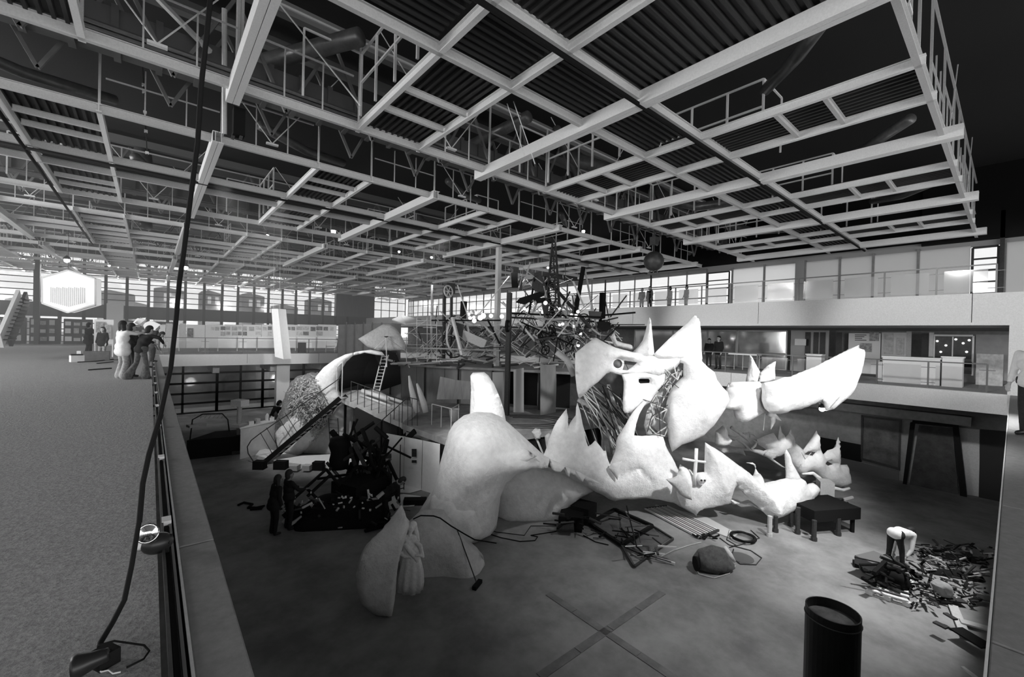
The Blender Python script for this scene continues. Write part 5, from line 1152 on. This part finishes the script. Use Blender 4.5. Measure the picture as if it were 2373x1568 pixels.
for i,(a,b,w1,m,lab) in enumerate((((2208,1402),(2240,1478),.16,STEEL,'short pale board at the left of the plank pile'),((2225,1438),(2312,1462),.18,STEEL,'long grey plank lowest at the right'),((2190,1385),(2235,1392),.2,DARK,'dark round-ended board above the plank pile'),((2260,1380),(2310,1392),.25,DARK,'dark plank at the right edge of the pit'),((2230,1545),(2270,1575),.06,STEEL,'thin pale batten at the bottom right'),((2215,1455),(2290,1500),.3,BLACK,'black board under the long grey plank'),((2190,1420),(2215,1435),.1,DARK,'small dark offcut left of the plank pile'),((2165,1440),(2195,1455),.12,DARK,'small dark offcut farthest left of the planks'))):
    MB().bar(F(*a,.05+.03*i),F(*b,.05+.03*i),w1,.03).build('plank',m,label=lab,cat='plank',group='planks at the right of the pit')
# broom and cable over the foot
br=empty('broom',F(1106,1356),'long-handled dark broom leaning on the neck mound','broom')
bb=F(1106,1354,.05); tp2=at(1060,1228,10.9)
MB().tube(bb,tp2,.014,n=8).build('handle',DARK,br); MB().obox(bb,.34,.1,.08,rz=.5).build('head',BLACK,br)
cb=[(958,1202,10.3),(975,1194,10.2),(1005,1195,10.15),(1020,1200,10.2),(1045,1218,10.4),(1075,1236,10.8),(1100,1250,11.0),(1150,1258,11.4)]
MB().path([at(*q) for q in cb],.016,6).build('draped_cable',BLACK,smooth=True,label='black cable draped over the foot and neck mound',cat='cable')
# ================================================================== PEOPLE
SKIN=mat('skin',.42,.6,.05,8); HAIR=mat('dark_hair',.02,.7,.3,40); CLD=mat('dark_cloth',.022,.9,.3,25,.2); CLB=mat('black_clothes',.01,.9); CLW=mat('white_cloth',.74,.9,.05,20,.2); CLG=mat('grey_cloth',.22,.9,.2,20,.2); SHO=mat('black_shoe',.012,.5)
def person(base,h,face,label,top=CLD,leg=CLG,hair=HAIR,lean=0,arms=None,legs=None,flare=.0,long_hair=False,coat=0,group=None,skin=SKIN,name='person',side=0,vox=.016,crouch=0):
    """base: feet point; face: heading in degrees (0 = +Y); arms: ((elbowL,wristL),(elbowR,wristR)) in body space"""
    r=empty(name,base,label,'person' if name=='person' else 'statue',group)
    k_=h/1.75; Mz=Matrix.Rotation(R(face),3,'Z'); hip=Vector((0,0,.93-crouch)); ML=Matrix.Rotation(-R(lean),3,'X')@Matrix.Rotation(R(side),3,'Y')
    base=Vector(base)
    def U(v): v=Vector(v)-Vector((0,0,crouch)); return base+Mz@((hip+ML@(v-hip))*k_)
    def Lw(v): return base+Mz@(Vector(v)*k_)
    arms=arms or (((-.25,.0,1.14),(-.24,.12,.9)),((.25,.0,1.14),(.24,.12,.9)))
    legs=legs or (((-.1,.03,.5),(-.11,-.02,.08)),((.1,.03,.5),(.11,-.02,.08)))
    b=[]; c=k_
    hd=U((0,.03,1.63))
    b+= [(U((0,.01,1.66)),U((0,.03,1.6)),.095*c,.085*c),(U((0,.05,1.57)),U((0,.055,1.55)),.06*c,.05*c),(U((0,.11,1.62)),U((0,.125,1.595)),.012*c,.016*c),(U((-.09,.0,1.61)),U((-.092,0,1.64)),.018*c,.018*c),(U((.09,.0,1.61)),U((.092,0,1.64)),.018*c,.018*c),
        (U((0,0,1.5)),U((0,0,1.42)),.055*c,.06*c),(U((-.12,0,1.36)),U((.12,0,1.36)),.09*c,.09*c),(U((-.06,0,1.25)),U((.06,0,1.25)),.12*c,.12*c),(U((0,0,1.2)),U((0,0,1.0)),.12*c,.13*c),(U((-.07,0,.96)),U((.07,0,.96)),.12*c,.12*c)]
    tp=[(U((-.13,0,1.37)),U((.13,0,1.37)),.105*c,.105*c),(U((-.07,0,1.24)),U((.07,0,1.24)),.14*c,.14*c),(U((-.04,0,1.15)),U((.04,0,1.0)),.145*c,.15*c),(U((-(.06+coat*.3),0,.95-coat)),U((.06+coat*.3,0,.95-coat)),(.15+coat*.12)*c,(.15+coat*.12)*c),(U((-(.06+coat*.25),0,.98)),U((.06+coat*.25,0,.98)),(.145+coat*.08)*c,(.145+coat*.08)*c),(U((0,0,1.05)),U((0,0,.95-coat)),.15*c,(.15+coat*.1)*c)]
    for s,(e,w_) in zip((-1,1),arms):
        sh=U((s*.19,0,1.42)); E_=U(e); W_=U(w_); b+=[(sh,E_,.052*c,.042*c),(E_,W_,.04*c,.028*c)]; tp+=[(sh,E_,.068*c,.056*c),(E_,E_.lerp(W_,.85),.054*c,.044*c)]
        d=(W_-E_).normalized(); d,a_,b_=frame(W_,W_+d)
        b.append((W_,W_+d*.07*c,.026*c,.03*c))
        for f in range(4):
            o_=a_*(f-1.5)*.02*c; L_=(.075,.085,.08,.065)[f]*c
            q0=W_+d*.08*c+o_; q1=q0+d*L_*.6-b_*.008; q2=q1+d*L_*.35-b_*.025*c; b+=[(q0,q1,.010*c,.009*c),(q1,q2,.009*c,.008*c)]
        th=W_+d*.03*c+a_*s*.02; b.append((th,th+a_*s*.035*c+d*.045*c,.011*c,.009*c))
    tr=[(U((-.08,0,.96)),U((.08,0,.96)),.14*c,.14*c)]; so=[]
    for s,(kn,an) in zip((-1,1),legs):
        hp_=base+Mz@((hip+Vector((s*.09,0,-.02)))*k_); K=Lw(kn); A_=Lw(an); A_.z=max(A_.z,base.z+.07)
        b+=[(hp_,K,.085*c,.055*c),(K,A_,.052*c,.035*c)]; tr+=[(hp_,K,.098*c,.07*c),(K,A_,.068*c,(.055+flare)*c)]
        T=A_+Mz@Vector((0,.15*c,0)); T.z=base.z+.035; A2=A_.copy(); A2.z=base.z+.05; b.append((A2,T,.035*c,.028*c)); so.append((A2,T,.048*c,.038*c))
    blob('body',b,vox,skin,r,3)
    blob('jacket' if top in (CLD,CLB) else 'shirt',tp,vox*1.3,top,r,4); blob('trousers',tr,vox*1.3,leg,r,4); blob('shoes',so,vox*1.2,SHO,r,2)
    hr_=[(U((0,-.01,1.69)),U((0,-.03,1.66)),.105*c,.1*c),(U((0,-.04,1.6)),U((0,-.04,1.56)),.09*c,.07*c)]
    if long_hair: hr_+=[(U((-.07,-.03,1.62)),U((-.09,-.02,1.48)),.065*c,.05*c),(U((.07,-.03,1.62)),U((.09,-.02,1.48)),.065*c,.05*c)]
    blob('hair',hr_,vox,hair,r,3)
    e=MB(); 
    for s in (-1,1): e.ball(U((s*.033,.108,1.635)),.011*c,6,5)
    e.build('eyes',BLACK,r)
    return r
def feet(x,y,z=0): return onz(x,y,z)
GP='visitors standing on the carpet at left'
person(feet(283,876),1.74,-60,'person in a long white shirt and flared trousers, on the carpet at left',CLW,mat('jeans_pale',.34,.9,.3,20,.2),flare=.06,coat=.12,arms=(((-.3,.12,1.2),(-.2,.3,1.1)),((.28,.2,1.38),(.2,.45,1.42))),group=GP,long_hair=True)
person(feet(304,873),1.68,-70,'person in a dark jacket between the white shirt and the leaning visitor',CLD,CLD,flare=.03,arms=(((-.28,.1,1.15),(-.2,.3,1.2)),((.28,.1,1.15),(.2,.3,1.2))),group=GP)
person(feet(325,877),1.66,-50,'person in a black jacket leaning right with arm out and wide flared trousers',CLB,mat('jeans_dark',.05,.9,.5,14,.2,v2=.14),lean=22,flare=.08,arms=(((-.35,.25,1.42),(-.2,.5,1.35)),((.4,.1,1.4),(.3,.4,1.3))),legs=(((-.1,-.05,.5),(-.16,-.28,.08)),((.14,.06,.5),(.2,.0,.08))),group=GP)
person(feet(343,852),1.55,-80,'person in a grey coat bending over the pit edge behind the leaning visitor',CLG,CLG,lean=40,coat=.1,arms=(((-.25,.2,1.15),(-.2,.4,1.05)),((.25,.2,1.15),(.2,.4,1.05))),group=GP)
person(feet(353,838),1.72,-75,'person in black with a flat cap standing at the corner of the pit edge',CLB,CLB,lean=12,coat=.1,group=GP)
person(feet(205,822),1.72,-50,'bearded person in a long black coat standing behind the crate on the carpet',CLB,CLB,coat=.2,flare=.04,arms=(((-.28,.1,1.15),(-.15,.35,1.25)),((.28,.1,1.15),(.15,.35,1.3))),group=GP)
person(feet(237,834),1.52,150,'long-haired person in a black jacket facing the camera beside the crate',CLB,mat('jeans_mid',.26,.9,.3,20),long_hair=True,coat=.08,group=GP)
person(feet(465,808,),1.5,160,'distant person in a white top beyond the far pit railing',CLW,CLG,vox=.02)
person(feet(396,806),1.55,120,'distant dark-haired person beyond the pit, beside the hanging cable',CLG,CLD,vox=.02)
# gallery
for x,yt,yb,lab,tm,a in ((1487,668,713,'thin dark person on the gallery, left of the stout one',CLD,90),(1505,664,713,'stout person in black standing on the gallery behind the globe',CLB,80),(1552,667,713,'person in grey striding along the gallery',CLG,0),(1590,684,713,'person in pale clothes at the right of the gallery visitors',STEELB,60)):
    p=onx(x,yb-2,25.2); hh=onx(x,yt,25.2).z-3.45; p.z=3.45
    person(p,max(1.5,min(1.85,hh)),a,lab,tm,tm,coat=.15 if x==1505 else 0,vox=.02,group='visitors on the gallery')
p=onx(1664,850,24.5); p.z=0; person(p,1.85,80,'dark-clothed person behind the floor railing at the crest horn',CLB,CLB,vox=.02)
p=onx(1642,850,26.0); p.z=0; person(p,1.7,100,'dark-clothed person beyond the railing, left of another one',CLD,CLD,vox=.02)
p=at(2394,900,7.8); person((p.x,p.y,0),1.84,60,'person in a white shirt at the right picture edge beside the column',CLW,CLD,vox=.012)
# pit workers
WG='workers on the pit floor'
person(onz(634,1238,FLR),1.66,-75,'dark silhouetted worker left of another, beside the scrap heap',CLB,CLB,skin=mat('skin_dark',.2,.6),long_hair=True,coat=.1,lean=8,group=WG)
person(onz(668,1226,FLR),1.72,-80,'dark silhouetted worker pointing over the scrap heap',CLB,CLB,skin=mat('skin_dark',.2,.6),arms=(((-.3,.15,1.2),(-.2,.4,1.1)),((.3,.15,1.2),(.2,.4,1.15))),group=WG)
person(onz(890,1212,FLR),1.6,-100,'dark worker stooping between the scrap machine and the white sheet',CLB,CLB,skin=mat('skin_dark',.2,.6),lean=55,arms=(((-.2,.25,1.25),(-.15,.5,1.15)),((.2,.25,1.25),(.15,.5,1.15))),group=WG)
person(onz(2072,1312,FLR),1.62,-110,'worker in a white shirt bending over the loaded pallet',CLW,CLD,lean=92,arms=(((-.2,.42,1.32),(-.15,.62,1.2)),((.2,.42,1.32),(.15,.62,1.2))),legs=(((-.12,.0,.48),(-.14,-.05,.08)),((.12,.1,.48),(.14,.1,.08))),group=WG)
person(onz(630,1012,FLR),2.0,-70,'worker with pale sleeves leaning over the worktable',CLD,CLB,lean=28,arms=(((-.3,.2,1.15),(-.2,.4,1.0)),((.25,.25,1.45),(.2,.55,1.5))),skin=STEELB,group=WG)
# items near the visitors
MB().box(*[a for a in (feet(193,836).x,feet(193,836).y,0)],feet(193,836).x+.85,feet(193,836).y+.5,.42).build('wooden_crate',mat('crate_grey',.12,.8,.2,5),label='grey crate with white end on the carpet before the far visitors',cat='crate')
c=feet(178,838); bx_=empty('tool_box',c,'white open tool box with dark items left of the crate','box'); MB().obox((c.x,c.y,.14),.42,.3,.28,rz=.3).build('box_body',WHITE,bx_); MB().obox((c.x,c.y,.3),.36,.16,.08,rz=.3).build('dark_tools',BLACK,bx_)
MB().obox((feet(192,834).x-.12,feet(192,834).y-.02,.21),.14,.3,.42).build('crate_end',WHITE,label='white box standing against the left end of the grey crate',cat='box')
for i,(a,b) in enumerate((((180,839),(262,832)),((205,857),(258,853)),((225,842),(262,838)))):
    MB().path([onz(*a,.015),onz((a[0]+b[0])/2,a[1]-2,.015),onz(*b,.015)],.03,5).build('loose_cable',BLACK,smooth=True,label=['long dark cord on the carpet in front of the crate','nearest dark cord on the carpet left of the visitors','middle dark cord on the carpet beside the crate'][i],cat='cord',group='cords on the carpet at left')
pp2=empty('paper_plans',at(330,752,14),'crumpled white plans held up above the visitors heads','paper')
for q,m in (([(303,752),(318,737),(338,740),(322,752)],STEELB),([(312,748),(325,735),(340,742),(330,756)],CLG),([(330,750),(350,742),(372,752),(358,765),(335,762)],CLW),([(325,737),(338,736),(336,742)],WHITE)):
    MB().prism([at(*p,14.5) for p in q],FW*.01+Vector((0,0,.005))).build('paper_sheet',m,pp2)
# ================================================================== STATUE
STM=mat('statue_plaster',.74,.85,.12,20,.3)
sb=at(950,1382,9.35)
st=empty('draped_statue',(sb.x,sb.y,FLR),'small grey plaster statue of a draped woman before the monster foot','statue')
vz=lambda x,y,dd=0: at(x,y+14,9.35+dd)
skt=MB(); prof=[(0.05,.26),(.25,.27),(.5,.25),(.75,.20),(.95,.17),(1.05,.13)]
nn=48; vs=[];
o0=vz(950,1330); 
for z,r_ in prof:
    for j in range(nn):
        t=2*math.pi*j/nn; rad=r_*(1+.10*math.sin(t*9)*(1.1-z)); vs.append(Vector((o0.x,o0.y,FLR+.12+z*.95))+SD*(rad*math.cos(t)+.03*math.sin(z*3))+FW*rad*.75*math.sin(t))
k2=len(prof); skt.add(vs,[(i*nn+j,i*nn+(j+1)%nn,(i+1)*nn+(j+1)%nn,(i+1)*nn+j) for i in range(k2-1) for j in range(nn)]+[tuple(range(nn-1,-1,-1)),tuple(range((k2-1)*nn,k2*nn))])
skt.build('pleated_skirt',STM,st,smooth=True)
caps=[(vz(947,1262),vz(948,1240),.13,.12),(vz(940,1235),vz(958,1234),.09,.09),(vz(950,1225),vz(952,1216),.04,.045),(vz(953,1210),vz(954,1205),.075,.07),(vz(958,1201,.05),vz(958,1200,.05),.05,.05),
 (vz(938,1236),vz(922,1262,-.05),.05,.04),(vz(922,1262,-.05),vz(938,1276,-.12),.045,.035),(vz(960,1236),vz(974,1250,-.05),.05,.04),(vz(974,1250,-.05),vz(980,1275,-.05),.045,.035),(vz(980,1275,-.05),vz(970,1272,-.15),.03,.025),(vz(938,1276,-.12),vz(945,1277,-.14),.03,.02),(vz(943,1340),vz(942,1352),.05,.045),(vz(942,1354),vz(940,1358,-.12),.04,.03),(vz(957,1342),vz(956,1356,-.05),.05,.045),(vz(956,1358),vz(960,1362,-.12),.04,.03),(vz(954,1208,-.07),vz(954,1210,-.08),.015,.015)]
for f in range(4):
    caps.append((vz(945,1275+f*1.4,-.14),vz(953,1276+f*1.6,-.16),.012,.009)); caps.append((vz(970,1270+f*1.4,-.15),vz(962,1271+f*1.6,-.17),.012,.009))
blob('body',caps,.014,STM,st,2)
hr2=MB(); hr2.ball(vz(957,1202,.03),.085,12,8,(1.1,1,1)); hr2.path([vz(962,1205,.05),vz(966,1222,.06),vz(970,1240,.02)],[.05,.05,.03],8); hr2.build('hair',STM,st,smooth=True)
MB().path([vz(938,1245,-.1),vz(950,1262,-.13),vz(962,1275,-.1),vz(968,1290,-.05)],[.05,.06,.06,.04],8).build('sash',STM,st,smooth=True)

# ================================================================== HAZE
vm=bpy.data.materials.new('hall_haze'); vm.use_nodes=True; nt=vm.node_tree
for n in list(nt.nodes): nt.nodes.remove(n)
o_=nt.nodes.new('ShaderNodeOutputMaterial'); sc_=nt.nodes.new('ShaderNodeVolumeScatter'); sc_.inputs['Density'].default_value=.0065; sc_.inputs['Anisotropy'].default_value=.3; sc_.inputs[0].default_value=(1,1,1,1)
nt.links.new(sc_.outputs[0],o_.inputs['Volume'])
hz=MB().box(-16.5,15,-.5,28.4,57.4,9.6).build('hall_haze',vm,kind='stuff',label='thin bright haze filling the hall',cat='haze')
